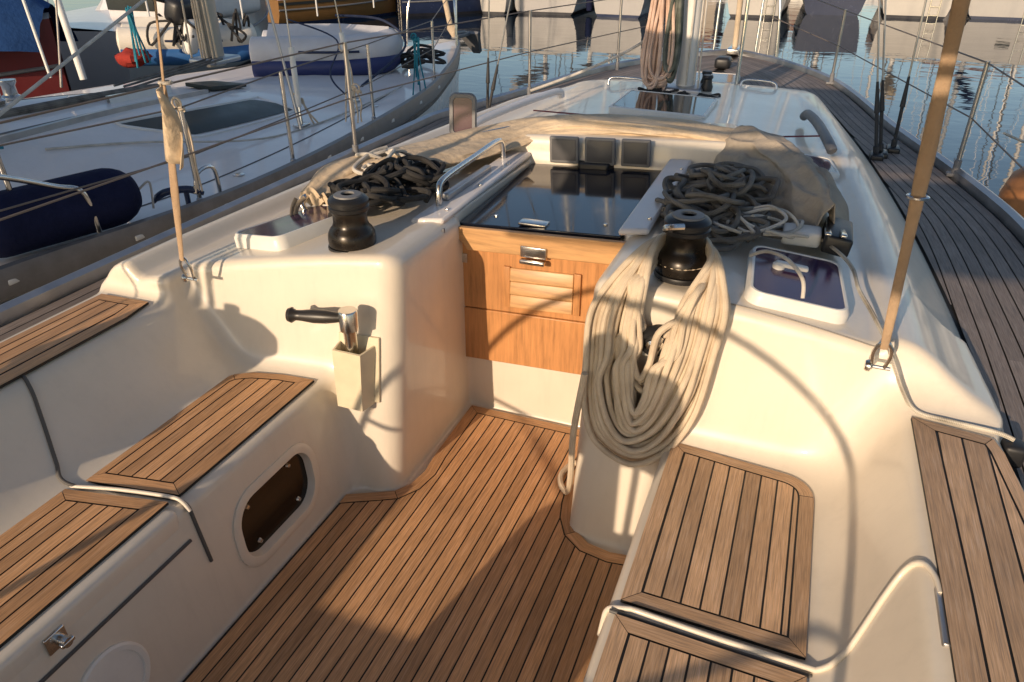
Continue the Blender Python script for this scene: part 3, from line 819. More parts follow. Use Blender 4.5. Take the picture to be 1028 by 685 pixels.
# --- aft fittings: eyes for the straps, cam cleat and speaker-like fairlead on the companionway post
def shackle(x, y, z, parent):
    mb = MB(); mb.tube(smooth_path([(x - .014, y, z), (x - .02, y - .01, z + .045), (x - .008, y - .014, z + .075), (x + .008, y - .014, z + .075), (x + .02, y - .01, z + .045), (x + .014, y, z)], 6), 0.005, 8)
    mb.tube([(x - .026, y, z), (x + .028, y, z)], 0.005, 8); mb.lathe([(.012, 0), (.015, .005), (.015, .012), (.009, .017)], M=Matrix.Translation((x - .03, y, z)) @ Matrix.Rotation(R(90), 4, 'Y'), seg=14)
    return mb.build('strap_eye', M['steel'], parent)
shackle(-1.795, 1.685, 0.742, yacht); shackle(0.272, 1.79, 0.80, yacht)
fl = MB(); Mx = Matrix.Translation((-0.290, 1.852, 0.728)) @ Matrix.Rotation(R(98), 4, 'X')
fl.lathe([(0.045, -0.01), (0.046, 0.012), (0.040, 0.022), (0.030, 0.022), (0.026, 0.016), (0.0, 0.016)], M=Mx, seg=32); fl = fl.build('control_knob', M['black'], yacht, 35)
mb = MB(); mb.lathe([(0.020, 0.016), (0.020, 0.030), (0.012, 0.036), (0.0, 0.036)], M=Mx, seg=24); mb.build('knob_centre', M['steel'], fl, 35)
rbox('knob_base', M['white_plastic'], fl, (-0.290, 1.858, 0.686), (0.075, 0.012, 0.030), 0.005, Matrix.Rotation(R(8), 3, 'X'))
cc = rbox('cam_cleat', M['black'], yacht, (0.605, 1.775, 0.64), (0.05, 0.055, 0.06), 0.012)
cc = rbox('deck_cleat', M['black'], yacht, (0.545, 2.27, 0.625), (0.035, 0.13, 0.04), 0.012)
# winch handle pocket on the bulkhead
pk = MB(); Pm = lambda u, v, d: Vector((-1.268 + u, 0, v)) 
def pocket_ring(w, z, d0, d1, tilt=0.0):
    y = lambda x, zz: float(bulk_y(np.float64(x), np.float64(zz)))
    cx = -1.252 + tilt
    return [(cx - w, y(cx - w, z) - d0, z), (cx - w * .8, y(cx, z) - d1, z), (cx + w * .8, y(cx, z) - d1, z), (cx + w, y(cx + w, z) - d0, z)]
rows = [pocket_ring(0.050, 0.335, 0.002, 0.045), pocket_ring(0.060, 0.345, 0.002, 0.060), pocket_ring(0.063, 0.45, 0.002, 0.070), pocket_ring(0.066, 0.552, 0.002, 0.078)]
rows_in = [pocket_ring(0.059, 0.553, 0.008, 0.071), pocket_ring(0.054, 0.42, 0.008, 0.060)]
pk.grid(rows + rows_in, closed=True); pk.poly(rows[0][::-1]); pk.poly(rows_in[-1])
pk.box((-1.247, float(bulk_y(np.float64(-1.247), np.float64(.46))) - 0.003, 0.465), (0.146, 0.012, 0.235), Matrix.Rotation(R(-9), 3, 'X') @ Matrix.Rotation(R(6), 3, 'Z'), 0.004)
pocket = pk.build('handle_pocket', M['pocket'], yacht, 30)
# small cable groove on the pod edge
rbox('hatch_stop', M['grey_plastic'], yacht, (-1.125, 2.21, 0.78), (0.006, 0.012, 0.09), 0.002)
# --- mast, boom gear, rigging
def spar(name, mat, parent, a, b, rx, ry, seg=20):
    mb = MB(); a = Vector(a); b = Vector(b); rows = []
    for p in (a, b): rows.append([(p.x + rx * math.cos(2 * math.pi * j / seg), p.y + ry * math.sin(2 * math.pi * j / seg), p.z) for j in range(seg)])
    mb.grid(rows, closed=True); mb.poly(rows[0][::-1]); mb.poly(rows[1]); return mb.build(name, mat, parent, 40)
mast = spar('mast', M['alloy_white'], yacht, (-0.80, 5.22, 0.74), (-0.80, 5.22, 13.5), 0.062, 0.10)
mb = MB(); mb.box((-0.80, 5.22, 0.815), (0.26, 0.34, 0.05), None, 0.02); mb.build('mast_collar', M['alloy'], mast)
mb = MB(); mb.tube([(-0.735, 5.16, 0.85), (-0.735, 5.16, 13.2)], 0.006, 6); mb.tube([(-0.78, 5.115, 0.85), (-0.78, 5.115, 13.2)], 0.006, 6); mb.tube([(-0.70, 5.10, 0.83), (-0.735, 5.14, 3.5)], 0.006, 6); mb.build('halyard', M['rope_white'], mast)
for dx, dy in ((-.14, -.10), (.15, -.06), (.12, .1)):
    mb = MB(); mb.lathe([(.035, 0), (.038, .03), (.03, .05), (.028, .075), (.036, .085), (.03, .1)], (-0.80 + dx, 5.22 + dy, 0.815), 20); mb.build('mast_block', M['black'], mast)
spar_b = MB(); spar_b.tube([(-0.80, 5.05, 2.35), (-0.84, 0.2, 2.48)], 0.075, 16); spar_b.build('boom', M['alloy_white'], yacht)
mb = MB(); rows = []
for i in range(30):
    y = 4.95 - 4.6 * i / 29; rr = 0.155 - 0.05 * i / 29 + 0.012 * math.sin(i * 1.7)
    rows.append([(-0.80 - 0.04 * i / 29 + rr * .8 * math.cos(a), y, 2.62 + 0.13 * i / 29 + rr * 1.25 * math.sin(a) ) for a in [2 * math.pi * j / 18 for j in range(18)]])
mb.grid(rows, closed=True); mb.build('mainsail_cover', M['bimini'], yacht)
for nm, a, b in (('cap_shroud', (0.50, 4.86, 0.60), (0.35, 5.25, 8.0)), ('lower_shroud', (0.405, 4.66, 0.60), (-0.70, 5.2, 6.2)), ('lower_shroud', (0.43, 4.72, 0.60), (-0.70, 5.2, 6.6)),
                 ('cap_shroud', (-2.13, 4.95, 0.55), (-2.0, 5.25, 8.0)), ('lower_shroud', (-2.06, 4.75, 0.55), (-0.9, 5.2, 6.2))):
    w = tube_part(nm, M['wire'], yacht, [a, b], 0.0055, 1, 8)
    A, B = Vector(a), Vector(b); d = (B - A).normalized()
    mb = MB(); mb.tube([A, A + d * 0.07, A + d * 0.075, A + d * 0.25, A + d * 0.255, A + d * 0.42], [.016, .016, .010, .010, .015, .007], 10); mb.build('turnbuckle', M['rubber'], w)
    rbox('chainplate', M['black'], w, A + Vector((0, 0, 0.012)), (0.07, 0.12, 0.04), 0.01)
tube_part('mast_pulpit', M['steel'], yacht, [(-0.50, 5.52, 0.76), (-0.50, 5.53, 1.25), (-0.52, 5.56, 1.62), (-0.66, 5.58, 1.66), (-0.8, 5.58, 1.66)], 0.0125, 6, 10)
tube_part('foredeck_handle', M['steel'], yacht, [(-0.47, 5.50, 0.78), (-0.46, 5.52, 0.83), (-0.40, 5.53, 0.84), (-0.25, 5.52, 0.83), (-0.235, 5.50, 0.77)], 0.009)
tube_part('foredeck_handle', M['steel'], yacht, [(-1.36, 5.35, 0.76), (-1.35, 5.37, 0.82), (-1.22, 5.38, 0.825), (-1.12, 5.36, 0.82), (-1.11, 5.34, 0.76)], 0.009)
# stanchions, lifelines, bow rail
def stanchion(x, y, z=0.62, h=0.62):
    mb = MB(); mb.tube([(x, y, z), (x, y, z + h)], 0.0115, 10); s_ = mb.build('stanchion', M['wire'], yacht)
    mb = MB(); mb.box((x, y, z - 0.005), (0.08, 0.05, 0.02), None, 0.006); mb.lathe([(.018, 0), (.018, .07), (.013, .075)], (x, y, z), 14); mb.build('stanchion_base', M['grey_plastic'], s_)
sst = [(0.93, 2.2), (0.775, 4.42), (0.13, 7.0)]
for x, y in sst: stanchion(x, y, 0.62, 0.56)
spt = [(-2.37, 3.6), (-2.05, 5.6), (-1.72, 7.05)]
for x, y in spt: stanchion(x, y, 0.60)
for h_ in (0.33, 0.615):
    mb = MB(); mb.tube([(0.9, -0.8, .62 + h_)] + [(x, y, 0.60 + h_ * .93) for x, y in sst] + [(-0.50, 8.25, 0.66 + h_)], 0.0042, 6); mb.build('lifeline', M['line_brown'], yacht)
    mb = MB(); mb.tube([(-2.35, -0.8, .60 + h_)] + [(x, y, 0.60 + h_) for x, y in spt] + [(-1.16, 8.25, 0.66 + h_)], 0.0042, 6); mb.build('lifeline', M['line_brown'], yacht)
mb = MB()
mb.tube(smooth_path([(-0.40, 8.18, 0.62), (-0.44, 8.22, 1.1), (-0.52, 8.32, 1.26), (-0.83, 8.62, 1.30), (-1.14, 8.32, 1.26), (-1.22, 8.22, 1.1), (-1.26, 8.18, 0.62)], 6), 0.0125, 10)
mb.tube([(-0.62, 8.42, 0.62), (-0.62, 8.50, 1.28)], 0.0125, 10); mb.tube([(-1.04, 8.42, 0.62), (-1.04, 8.50, 1.28)], 0.0125, 10)
mb.build('bow_rail', M['steel'], yacht)
rbox('bow_roller', M['steel'], yacht, (-0.83, 8.42, 0.65), (0.12, 0.36, 0.06), 0.012)
mb = MB(); mb.tube([(-0.83, 8.45, 0.66), (-0.80, 5.35, 12.8)], 0.028, 12); mb.build('furled_headsail', M['canvas'], yacht)
rbox('anchor_windlass', M['black'], yacht, (-0.83, 7.55, 0.65), (0.14, 0.2, 0.10), 0.03)
deck_hatch(-0.83, 6.75, (0.615, 0), 0.23, 0.23, 0, 0.03, False, 'port_glass')
# --- helm: pedestal, wheel, coaming winch, bimini over the helm (all aft of the camera)
ped = MB(); ped.box((-0.82, -0.12, 0.33), (0.42, 0.24, 0.66), None, 0.06); ped.tube([(-0.83, -0.12, 0.6), (-0.82, -0.12, 1.02)], [0.09, 0.055], 20); ped = ped.build('steering_pedestal', M['gel'], yacht)
mb = MB(); mb.box((-0.81, -0.13, 1.12), (0.42, 0.20, 0.34), Matrix.Rotation(R(12), 3, 'X'), 0.06); mb.build('instrument_pod', M['grey_plastic'], ped)
mb = MB(); mb.lathe([(.08, 0), (.085, .05), (.07, .09), (.03, .115), (0, .12)], (-0.81, -0.12, 1.27), 24); mb.build('compass', M['black'], ped)
tube_part('pedestal_guard', M['steel'], ped, [(-0.94, 0.02, 0.02), (-0.94, 0.02, .95), (-0.91, 0.02, 1.06), (-0.71, 0.02, 1.06), (-0.68, 0.02, .95), (-0.68, 0.02, 0.02)], 0.0125)
wc = Vector((-0.865, -0.30, 0.70)); RW = 0.85
wh = MB(); wh.tube([wc + Vector((RW * math.cos(2 * math.pi * i / 72), 0, RW * math.sin(2 * math.pi * i / 72))) for i in range(72)], 0.0130, 12, True)
wh = wh.build('steering_wheel', M['canvas_grey'], yacht)
for i in range(5):
    a = R(90 + 72 * i); mb = MB(); mb.tube([wc, wc + Vector((RW * math.cos(a), 0, RW * math.sin(a)))], 0.009, 8); mb.build('spoke', M['steel'], wh)
mb = MB(); mb.lathe([(.05, -.03), (.055, 0), (.05, .03)], M=Matrix.Translation(wc) @ Matrix.Rotation(R(90), 4, 'X'), seg=24); mb.build('hub', M['steel'], wh)
cw = MB(); cw.lathe([(.10, 0), (.17, .01), (.17, .04), (.12, .07), (.105, .16), (.13, .22), (.165, .24), (.165, .28), (.13, .31), (.03, .315), (.03, .37), (0, .375)], (-2.05, 0.22, 0.76), 32); cw.lathe([(.15, 0), (.16, .01), (.16, .11)], (-2.05, .22, .655), 24); cw.build('genoa_winch', M['bronze'], yacht)
seat = MB(); seat.box((-0.95, -0.85, 0.32), (1.30, 0.4, 0.64), None, 0.04); seat.build('helm_seat', M['gel'], yacht)
def canopy(x0, x1, y0, y1, z, crown, rise=0.0):
    mb = MB(); rows = []; low = []
    for i in range(13):
        x = x0 + (x1 - x0) * i / 12; t = 2 * i / 12 - 1
        rows.append([(x, y0 + (y1 - y0) * j / 8, z - crown * t * t + rise * j / 8 + 0.008 * math.sin(j * 2.2)) for j in range(9)])
    mb.grid(rows); mb.grid([[(p[0], p[1], p[2] - 0.006) for p in r] for r in rows]); return mb.build('bimini_canopy', M['bimini'], yacht)
canopy(-2.25, 0.75, -0.03, 1.62, 2.12, 0.02, 0.20)
canopy(-1.75, 0.85, -1.52, -0.30, 2.12, 0.02)
for y in (-0.02, 0.8, 1.60):
    tube_part('bimini_bow', M['steel'], yacht, [(-2.2, -0.35, 0.66), (-2.24, y * .4 - .25, 1.5), (-2.2, y, 2.05 + .12 * y), (-1.5, y, 2.08 + .12 * y), (-0.75, y, 2.09 + .12 * y), (0.0, y, 2.08 + .12 * y), (0.70, y, 2.05 + .12 * y), (0.74, y * .4 - .25, 1.5), (0.62, -0.35, 0.66)], 0.0125)
for y in (-1.51, -0.31):
    tube_part('bimini_bow', M['steel'], yacht, [(-1.74, y, 2.07), (-0.5, y, 2.105), (0.82, y, 2.07), (0.80, -0.9, 1.2), (0.72, -0.8, 0.62)], 0.0125)

mb = MB(); mb.tube(on_mould([(-0.17, 1.93, 0.84), (-0.02, 1.93, 0.842), (0.14, 1.92, 0.832), (0.25, 1.91, 0.815), (0.31, 1.90, 0.80)], 0.0006), 0.0022, 6)
mb.build('moulded_joint', simple('grey_joint', (0.30, 0.27, 0.23), 0.7), yacht)
# ================================================================== LOOSE GEAR LYING ON OUR YACHT
# --- winch handle standing in the pocket
wh_ = thing('winch_handle', 'chromed winch handle with black grip standing in the ivory bulkhead pocket', 'winch handle', (-1.25, 1.70, 0.46))
top = Vector((-1.238, 1.742, 0.685)); bot = Vector((-1.258, 1.772, 0.435))
mb = MB(); mb.tube([bot, bot + (top - bot) * .5, top - Vector((0, 0, .03))], [0.017, 0.021, 0.024], 14); mb.build('arm', M['steel'], wh_)
mb = MB(); mb.tube([top - Vector((0, 0, .05)), top + Vector((0, 0, .012)), top + Vector((0, 0, .018))], [0.031, 0.032, 0.028], 24); mb.build('drive_head', M['steel'], wh_)
a = top + Vector((-0.025, -0.005, -0.012)); b = Vector((-1.425, 1.705, 0.668))
mb = MB(); mb.tube([a, a + (b - a) * .12, a + (b - a) * .3, a + (b - a) * .55, a + (b - a) * .8, a + (b - a) * .92, b, b + (b - a).normalized() * .012], [.014, .018, .022, .023, .018, .017, .026, .022], 16); mb.build('grip', M['grip_black'], wh_)

# --- the big tan coil hanging from the starboard winch
def bulge(x, z):
    """a y well clear of the companionway post for the hanging rope"""
    return float(bulk_y(np.float64(x), np.float64(max(0, min(z, .9)))))
coil = MB(); rnd = random.Random(3)
W0 = Vector((-0.262, 2.03, 0.86))
for i in range(21):
    lay = i // 7; k_ = i % 7 + (0.5 if lay == 1 else 0.0); t = k_ / 6
    if lay == 2 and k_ in (1, 4): continue
    u = rnd.random()
    xl = -0.478 + 0.0215 * k_ + rnd.uniform(-.0035, .0035)
    xr = -0.122 - 0.0170 * k_ + rnd.uniform(-.0035, .0035)
    zb = 0.332 + 0.0245 * k_ + rnd.uniform(-.008, .008) + (.02 if lay else 0)
    xm = -0.318 + rnd.uniform(-.02, .02)
    dep = (0.022, 0.044, 0.064)[lay] + 0.012 * t + rnd.uniform(-.003, .003)
    ang = R(205 + 30 * rnd.random()); ang2 = R(-15 - 30 * rnd.random())
    zt = 0.90 + 0.07 * rnd.random()
    pts = [W0 + Vector((0.052 * math.cos(R(110 + 20 * rnd.random())), 0.055, zt - .86)), W0 + Vector((-.066, 0.01, zt - .86 + .005)),
           W0 + Vector((-0.08 - .03 * (1 - t), -0.09, zt - .865)),
           (xl * .75 - .25 * .36 + .01, bulge(xl, .86) - dep * .6 - .012, 0.885 - .02 * (1 - t) + .01 * rnd.random()),
           (xl, bulge(xl, .78) - dep, 0.765 + .02 * rnd.random()),
           (xl + .004, bulge(xl, .6) - dep, (zb + .17 + .765) / 2),
           (xl + .012 * rnd.uniform(-1, 1), bulge(xl, .5) - dep, zb + 0.17),
           (xl + (xm - xl) * .32, bulge(xm, .4) - dep, zb + 0.055),
           (xm, bulge(xm, .4) - dep - .005, zb),
           (xm + (xr - xm) * .50, bulge(xm, .45) - dep, zb + 0.055),
           (xm + (xr - xm) * .86, bulge(xr, .55) - dep * .9, zb + 0.19),
           (xr, bulge(xr, .75) - dep * .85, max(0.72, zb + .26) + .02 * rnd.random()),
           (xr + .01, bulge(xr, .85) - dep * .6 - .01, 0.855),
           W0 + Vector((0.085 + .02 * (1 - t), -.07, zt - .875)), W0 + Vector((0.066, 0.0, zt - .86)), W0 + Vector((0.045, 0.05, zt - .86))]
    coil.tube(smooth_path(pts, 7), 0.0099, 9)
# slack inner bights under the control knob
for i in range(13):
    a_ = rnd.uniform(-1, 1); dep = .020 + .0065 * (i % 9) + rnd.uniform(-.003, .003); zb = .40 + .0185 * i + rnd.uniform(-.015, .015)
    xc = -.312 + rnd.uniform(-.03, .025); wl = .030 + .010 * (i % 4); wr = .022 + .009 * ((i * 3) % 4)
    pts = [W0 + Vector((-.085, -0.09, .045)), (-.375 + .012 * (i % 3), bulge(-.37, .86) - dep * .6 - .014, .888), (-.362 + .008 * (i % 4), bulge(-.36, .78) - dep, .79), (-.352 + .008 * (i % 4), bulge(-.35, .68) - dep, max(.70, zb + .17)),
           (xc - wl - .008, bulge(xc, .5) - dep, zb + .13), (xc - wl * .8, bulge(xc, .45) - dep - .004, zb + .04), (xc, bulge(xc, .4) - dep - .006, zb), (xc + wr * .9, bulge(xc, .45) - dep - .004, zb + .045), (xc + wr + .012, bulge(xc, .5) - dep, zb + .14),
           (-.222 - .007 * (i % 4), bulge(-.22, .7) - dep, max(.70, zb + .18)), (-.214 - .006 * (i % 4), bulge(-.21, .8) - dep, .81), (-.195, bulge(-.2, .86) - dep * .6 - .014, .888), W0 + Vector((.085, -.075, .035))]
    coil.tube(smooth_path(pts, 7), 0.0099, 9)
# turns round the drum and the fall to the sole
for k in range(1):
    z = 0.895
    coil.tube([W0 + Vector((0.068 * math.cos(R(a_)), 0.068 * math.sin(R(a_)), z - .86 + a_ / 360 * .018)) for a_ in range(0, 361, 15)], 0.0105, 8)
coil.tube(smooth_path([(-0.47, 1.78, 0.62), (-0.498, 1.79, .40), (-0.515, 1.84, .18), (-0.55, 1.93, .03), (-0.585, 1.97, .022), (-0.60, 2.03, .022), (-0.575, 2.10, .024), (-0.535, 2.08, .026)], 8), 0.0105, 8)
tag(coil.build('coiled_rope', M['rope_tan'], None), 'thick tan rope coiled on the starboard winch, hanging in long loops over the companionway post', 'rope')

# --- heaps of dark rope either side of the hatch
def heap(name, mat, c, sx, sy, sz, n, r, seed, label, loops=9):
    rg = random.Random(seed); mb = MB()
    for q in range(n):
        ang = rg.uniform(0, 6.28); pts = []
        cx = c[0] + rg.uniform(-.5, .5) * sx; cy = c[1] + rg.uniform(-.5, .5) * sy
        rr = rg.uniform(.03, .10); z0 = c[2] + r + (q / n) * sz * .8 + rg.uniform(0, .02)
        ex = rg.uniform(.7, 1.5)
        for k in range(loops):
            ang += rg.uniform(.7, 1.1)
            e = max(0, 1 - (((cx - c[0]) / (sx * .62)) ** 2 + ((cy - c[1]) / (sy * .62)) ** 2))
            pts.append((cx + rr * ex * math.cos(ang) + rg.uniform(-.018, .018), cy + rr * math.sin(ang) / ex * 1.2 + rg.uniform(-.018, .018), c[2] + r + (z0 - c[2] - r) * (0.4 + .6 * e) + .022 * math.sin(ang * 1.3 + q)))
        mb.tube(smooth_path(pts, 6), r * rg.uniform(.9, 1.1), 7)
    return tag(mb.build(name, mat, None), label, 'rope')
heap('rope_heap', M['rope_dark'], (-1.46, 2.42, 0.835), 0.22, 0.44, 0.12, 36, 0.0105, 11, 'heap of charcoal rope piled beside the stainless grab rail, forward of the port winch')
heap('rope_heap', M['rope_grey'], (-0.245, 2.62, 0.855), 0.23, 0.52, 0.15, 60, 0.009, 5, 'heap of dark grey flecked rope piled forward of the starboard winch')
heap('rope_tangle', M['rope_white'], (-1.62, 2.62, 0.85), 0.12, 0.22, 0.13, 7, 0.008, 21, 'thin pale and navy line tangled on the canvas beside the charcoal rope heap')
heap('rope_tail', M['rope_white'], (-0.055, 2.44, 0.875), 0.15, 0.10, 0.05, 6, 0.0055, 17, 'pale rope tail looped against the edge of the starboard deck hatch', 7)
# furling line led along the coaming
pts = [(0.10, 2.46, .875), (0.168, 2.36, .868), (0.205, 2.25, .866), (0.222, 2.12, .858), (0.255, 2.02, .842), (0.29, 1.905, .822), (0.312, 1.83, .795), (0.345, 1.812, .735), (0.385, 1.80, .690), (0.46, 1.793, .684), (0.56, 1.782, .684), (0.60, 1.776, .676)]
mb = MB(); mb.tube(smooth_path(pts, 10), 0.0058, 8)
tag(mb.build('furling_line', rope_mat('flecked_line', (0.60, 0.55, 0.46), (0.10, 0.08, 0.06), 2.0), None), 'thin cream line with dark flecks running from the starboard clutch down to the cam cleat', 'rope')
mb = MB(); mb.tube(smooth_path([(-0.085, 2.16, .90), (-0.04, 2.12, .935), (0.02, 2.05, .945), (0.065, 1.99, .92), (0.075, 1.965, .875)], 8), 0.0055, 8)
tag(mb.build('cord', M['rope_white'], None), 'short white cord bent across the near edge of the starboard deck hatch', 'cord')
# thin control line across the coachroof
mb = MB(); mb.tube([(-1.42, 3.95, .868), (-0.83, 3.92, .874), (-0.1, 3.86, .862), (0.07, 3.84, .885)], 0.004, 6)
tag(mb.build('control_line', simple('red_fleck_line', (0.20, 0.05, 0.06), 0.8), None), 'thin dark red line stretched across the coachroof ahead of the folded sprayhood', 'line')
# sheet from the mast to the port side
mb = MB(); mb.tube(smooth_path([(-0.93, 5.15, 1.22), (-1.15, 5.05, 1.06), (-1.45, 4.9, .92), (-1.72, 4.72, .82)], 6), 0.009, 8)
tag(mb.build('sheet', M['rope_white'], None), 'grey white sheet slanting from the mast down to the port rail', 'rope')

# --- folded sprayhood
def tri(v): return abs((v % 1.0) * 2 - 1) * 2 - 1
def fold_tube(path, prof, amp, seed, folds=7, seg=72, droop=0.0, rough=1.0, crease=False):
    mb = MB(); P = smooth_path([p[0:3] for p in path], 20); k = len(P); rows = []
    for i in range(k):
        t = i / (k - 1)
        q = t * (len(prof) - 1); j = min(int(q), len(prof) - 2); f = q - j; f = f * f * (3 - 2 * f)
        w = prof[j][0] * (1 - f) + prof[j + 1][0] * f; h = prof[j][1] * (1 - f) + prof[j + 1][1] * f
        T = (P[min(i + 1, k - 1)] - P[max(i - 1, 0)]).normalized(); S = T.cross(Vector((0, 0, 1))).normalized(); U = S.cross(T)
        row = []
        for m in range(seg):
            a = 2 * math.pi * m / seg; ca, sa = math.cos(a), math.sin(a)
            n = noise.noise(Vector((ca * 1.6 + seed, sa * 1.6, t * 7))) * .8 + noise.noise(Vector((ca * 4 + seed, sa * 4, t * 16 + ca))) * .5
            rg_ = lambda F_, o_: 1 - 2.6 * abs(noise.noise(Vector((ca * F_ + seed + o_, sa * F_, t * F_ * 3.2))))
            n += rough * .55 * (1 - abs(noise.noise(Vector((ca * 3 + seed, sa * 3 + t * 5, t * 11 + 7)))) * 2.4)
            if crease:
                w1 = noise.noise(Vector((ca * 1.3 + seed, sa * 1.3, t * 5))) * .5; q_ = a / (2 * math.pi)
                n = .22 * n + .35 * tri(2 * q_ + 3.1 * t + w1) * rough + .60 * rg_(.9, 0) + .32 * rg_(1.9, 9) + .07 * rg_(4.2, 4)
            fold = math.sin(a * folds + 5 * noise.noise(Vector((t * 5, seed, 0))) + t * 6) * .32
            s = 1 + amp * (n + fold)
            z = sa * h * s
            if sa < 0: z *= (1 - droop * .5)
            row.append(P[i] + S * (ca * w * s) + U * z)
        rows.append(row)
    mb.grid(rows, closed=True); mb.poly(rows[0][::-1]); mb.poly(rows[-1])
    return mb
hood = thing('folded_sprayhood', 'beige canvas sprayhood folded down in an arc ahead of the companionway', 'sprayhood', (-0.83, 3.3, 0.95))
fold_tube([(-1.74, 2.30, .83), (-1.71, 2.54, .855), (-1.53, 2.82, .872), (-1.37, 3.13, .895), (-1.15, 3.31, .935), (-0.83, 3.35, .962), (-0.50, 3.34, .966), (-0.22, 3.27, .950), (-0.10, 3.12, .94)],
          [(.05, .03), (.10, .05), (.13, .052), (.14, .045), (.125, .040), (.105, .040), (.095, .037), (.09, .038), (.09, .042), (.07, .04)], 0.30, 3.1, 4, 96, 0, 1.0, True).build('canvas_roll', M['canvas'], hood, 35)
# the starboard end of the cloth, dropped in a crumpled flap
def ridge(p, f, o): return 1 - 2.8 * abs(noise.noise(Vector((p[0] * f + o, p[1] * f, o * 1.7))))
mb = MB(); rows = []; spine = smooth_path([(-0.27, 3.30, 0), (-0.13, 3.10, 0), (-0.02, 2.88, 0), (0.07, 2.70, 0), (0.125, 2.52, 0)], 18); ns = len(spine)
for i in range(ns):
    v = i / (ns - 1); c = spine[i]; T = (spine[min(i + 1, ns - 1)] - spine[max(0, i - 1)]).normalized(); S = Vector((T.y, -T.x, 0)); row = []
    wd = (.075 + .15 * math.sin(math.pi * min(1, v * 1.05)) ** .8) * (1 - .35 * v)
    for j in range(61):
        u = j / 30 - 1
        q = (u * wd * 1.3, v * .95)
        ww = wd * (1 + .22 * noise.noise(Vector((v * 6, 3 if u > 0 else 8, 0))))
        p = c + S * (u * ww)
        dome = (1 - abs(u) ** 2.6) * (.085 + .065 * math.sin(math.pi * min(1, .12 + .8 * v)))
        q2 = (u * wd * 2.4 + .12 * v, v * .42)
        r_ = .034 * ridge(q2, 4.0, 2.1) + .018 * ridge(q2, 8.0, 7.7) + .010 * ridge(q, 7, 4.4) + .003 * ridge(q, 17, 3.3)
        e = 1 - abs(u) ** 6
        dx = .024 * ridge(q2, 5.0, 11.3) + .006 * ridge(q, 9, 1.9)
        z = float(roof_z(p.x, p.y)) + .014 + max(0, dome + r_ * (.35 + .65 * e)) + (.03 * (1 - v) ** 3)
        row.append((p.x + S.x * dx * e + T.x * .012 * ridge(q, 7, 5), p.y + S.y * dx * e, z))
    rows.append(row)
mb.grid(rows); fl_ = mb.build('canvas_flap', M['canvas_grey'], hood, 0)  # same beige cloth as the roll, coloured grey for its shade
md = fl_.modifiers.new('thick', 'SOLIDIFY'); md.thickness = .004; md.offset = -1
mb = MB()
mb.tube(smooth_path([(-1.74, 2.26, .79), (-1.76, 2.30, .84), (-1.70, 2.62, .89), (-1.48, 2.98, .915), (-1.2, 3.30, .95)], 8), 0.0125, 10)
mb.build('hood_frame', M['steel'], hood)
# tie tapes knotted at the port end
mb = MB(); rg = random.Random(4)
for k in range(5):
    p = Vector((-1.73 + rg.uniform(-.03, .05), 2.26 + rg.uniform(-.06, .06), .86)); d = Vector((rg.uniform(-.6, .6), rg.uniform(-.8, .2), rg.uniform(-.9, .6)))
    mb.tube(smooth_path([p, p + d * .04, p + d * .07 + Vector((0.01, 0, -.02)), p + d * .09 + Vector((0.02, 0, -.05))], 5), 0.010, 6, squash=(1, .3))
mb.build('tie_tape', M['canvas'], hood)

# --- the two long straps that stay the bimini
def strap(name, label, a, b, r0, r1, twist, lit):
    t = thing(name, label, 'strap', a); A, B = Vector(a), Vector(b); d = B - A; k = 40; rows = []
    ax = d.normalized(); s = ax.cross(Vector((0, 1, 0))).normalized(); u = s.cross(ax)
    for i in range(k + 1):
        f = i / k; w = r0 + (r1 - r0) * min(1, f * 3) if f < .5 else r1
        if A.x < -1: w = .009 + .008 * min(1, f * 6) if f < .37 else .0075
        w *= 1 + .08 * math.sin(f * 23 + A.x)
        an = twist * f; c = A + d * f
        S = s * math.cos(an) + u * math.sin(an); U = -s * math.sin(an) + u * math.cos(an)
        rows.append([c + S * (w * math.cos(q)) + U * (w * .42 * math.sin(q)) for q in [2 * math.pi * j / 14 for j in range(14)]])
    mb = MB(); mb.grid(rows, closed=True); mb.poly(rows[0][::-1]); mb.poly(rows[-1]); mb.build('webbing', M['strap'], t)
    return t
s1 = strap('bimini_strap', 'tan strap rising from the steel eye at the port end of the bulkhead', (-1.795, 1.665, 0.815), (-1.535, 1.64, 2.30), 0.008, 0.016, 1.3, True)
flag = MB(); rows = []
for i in range(12):
    f = i / 11; w = .055 * (0.12 + f ** .8)
    z = 1.375 - .22 * f
    rows.append([(-1.694 - .040 * f + w * q + .003, 1.655 - .02 + .028 * math.sin(q * 6 + f * 4) * q, z - .02 * q) for q in [j / 7 for j in range(8)]])
flag.grid(rows); fo = flag.build('strap_flap', M['canvas'], s1); md = fo.modifiers.new('thick', 'SOLIDIFY'); md.thickness = .003
mb = MB(); mb.tube([Vector((-1.692, 1.657, 1.372)) + Vector((.018 * math.cos(R(a)), .013 * math.sin(R(a)), 0)) for a in range(0, 360, 20)], .005, 6, True); mb.build('lashing', M['rope_white'], s1)
s2 = strap('bimini_strap', 'tan strap rising from the steel eye on the starboard coachroof corner', (0.272, 1.775, 0.86), (0.185, 1.62, 2.30), 0.009, 0.015, 0.5, True)
mb = MB(); mb.tube([Vector((0.2487, 1.734, 1.25)) + Vector((.020 * math.cos(R(a)), .017 * math.sin(R(a)), 0)) for a in range(0, 360, 20)], .004, 6, True)
mb.build('strap_ring', M['steel'], s2)

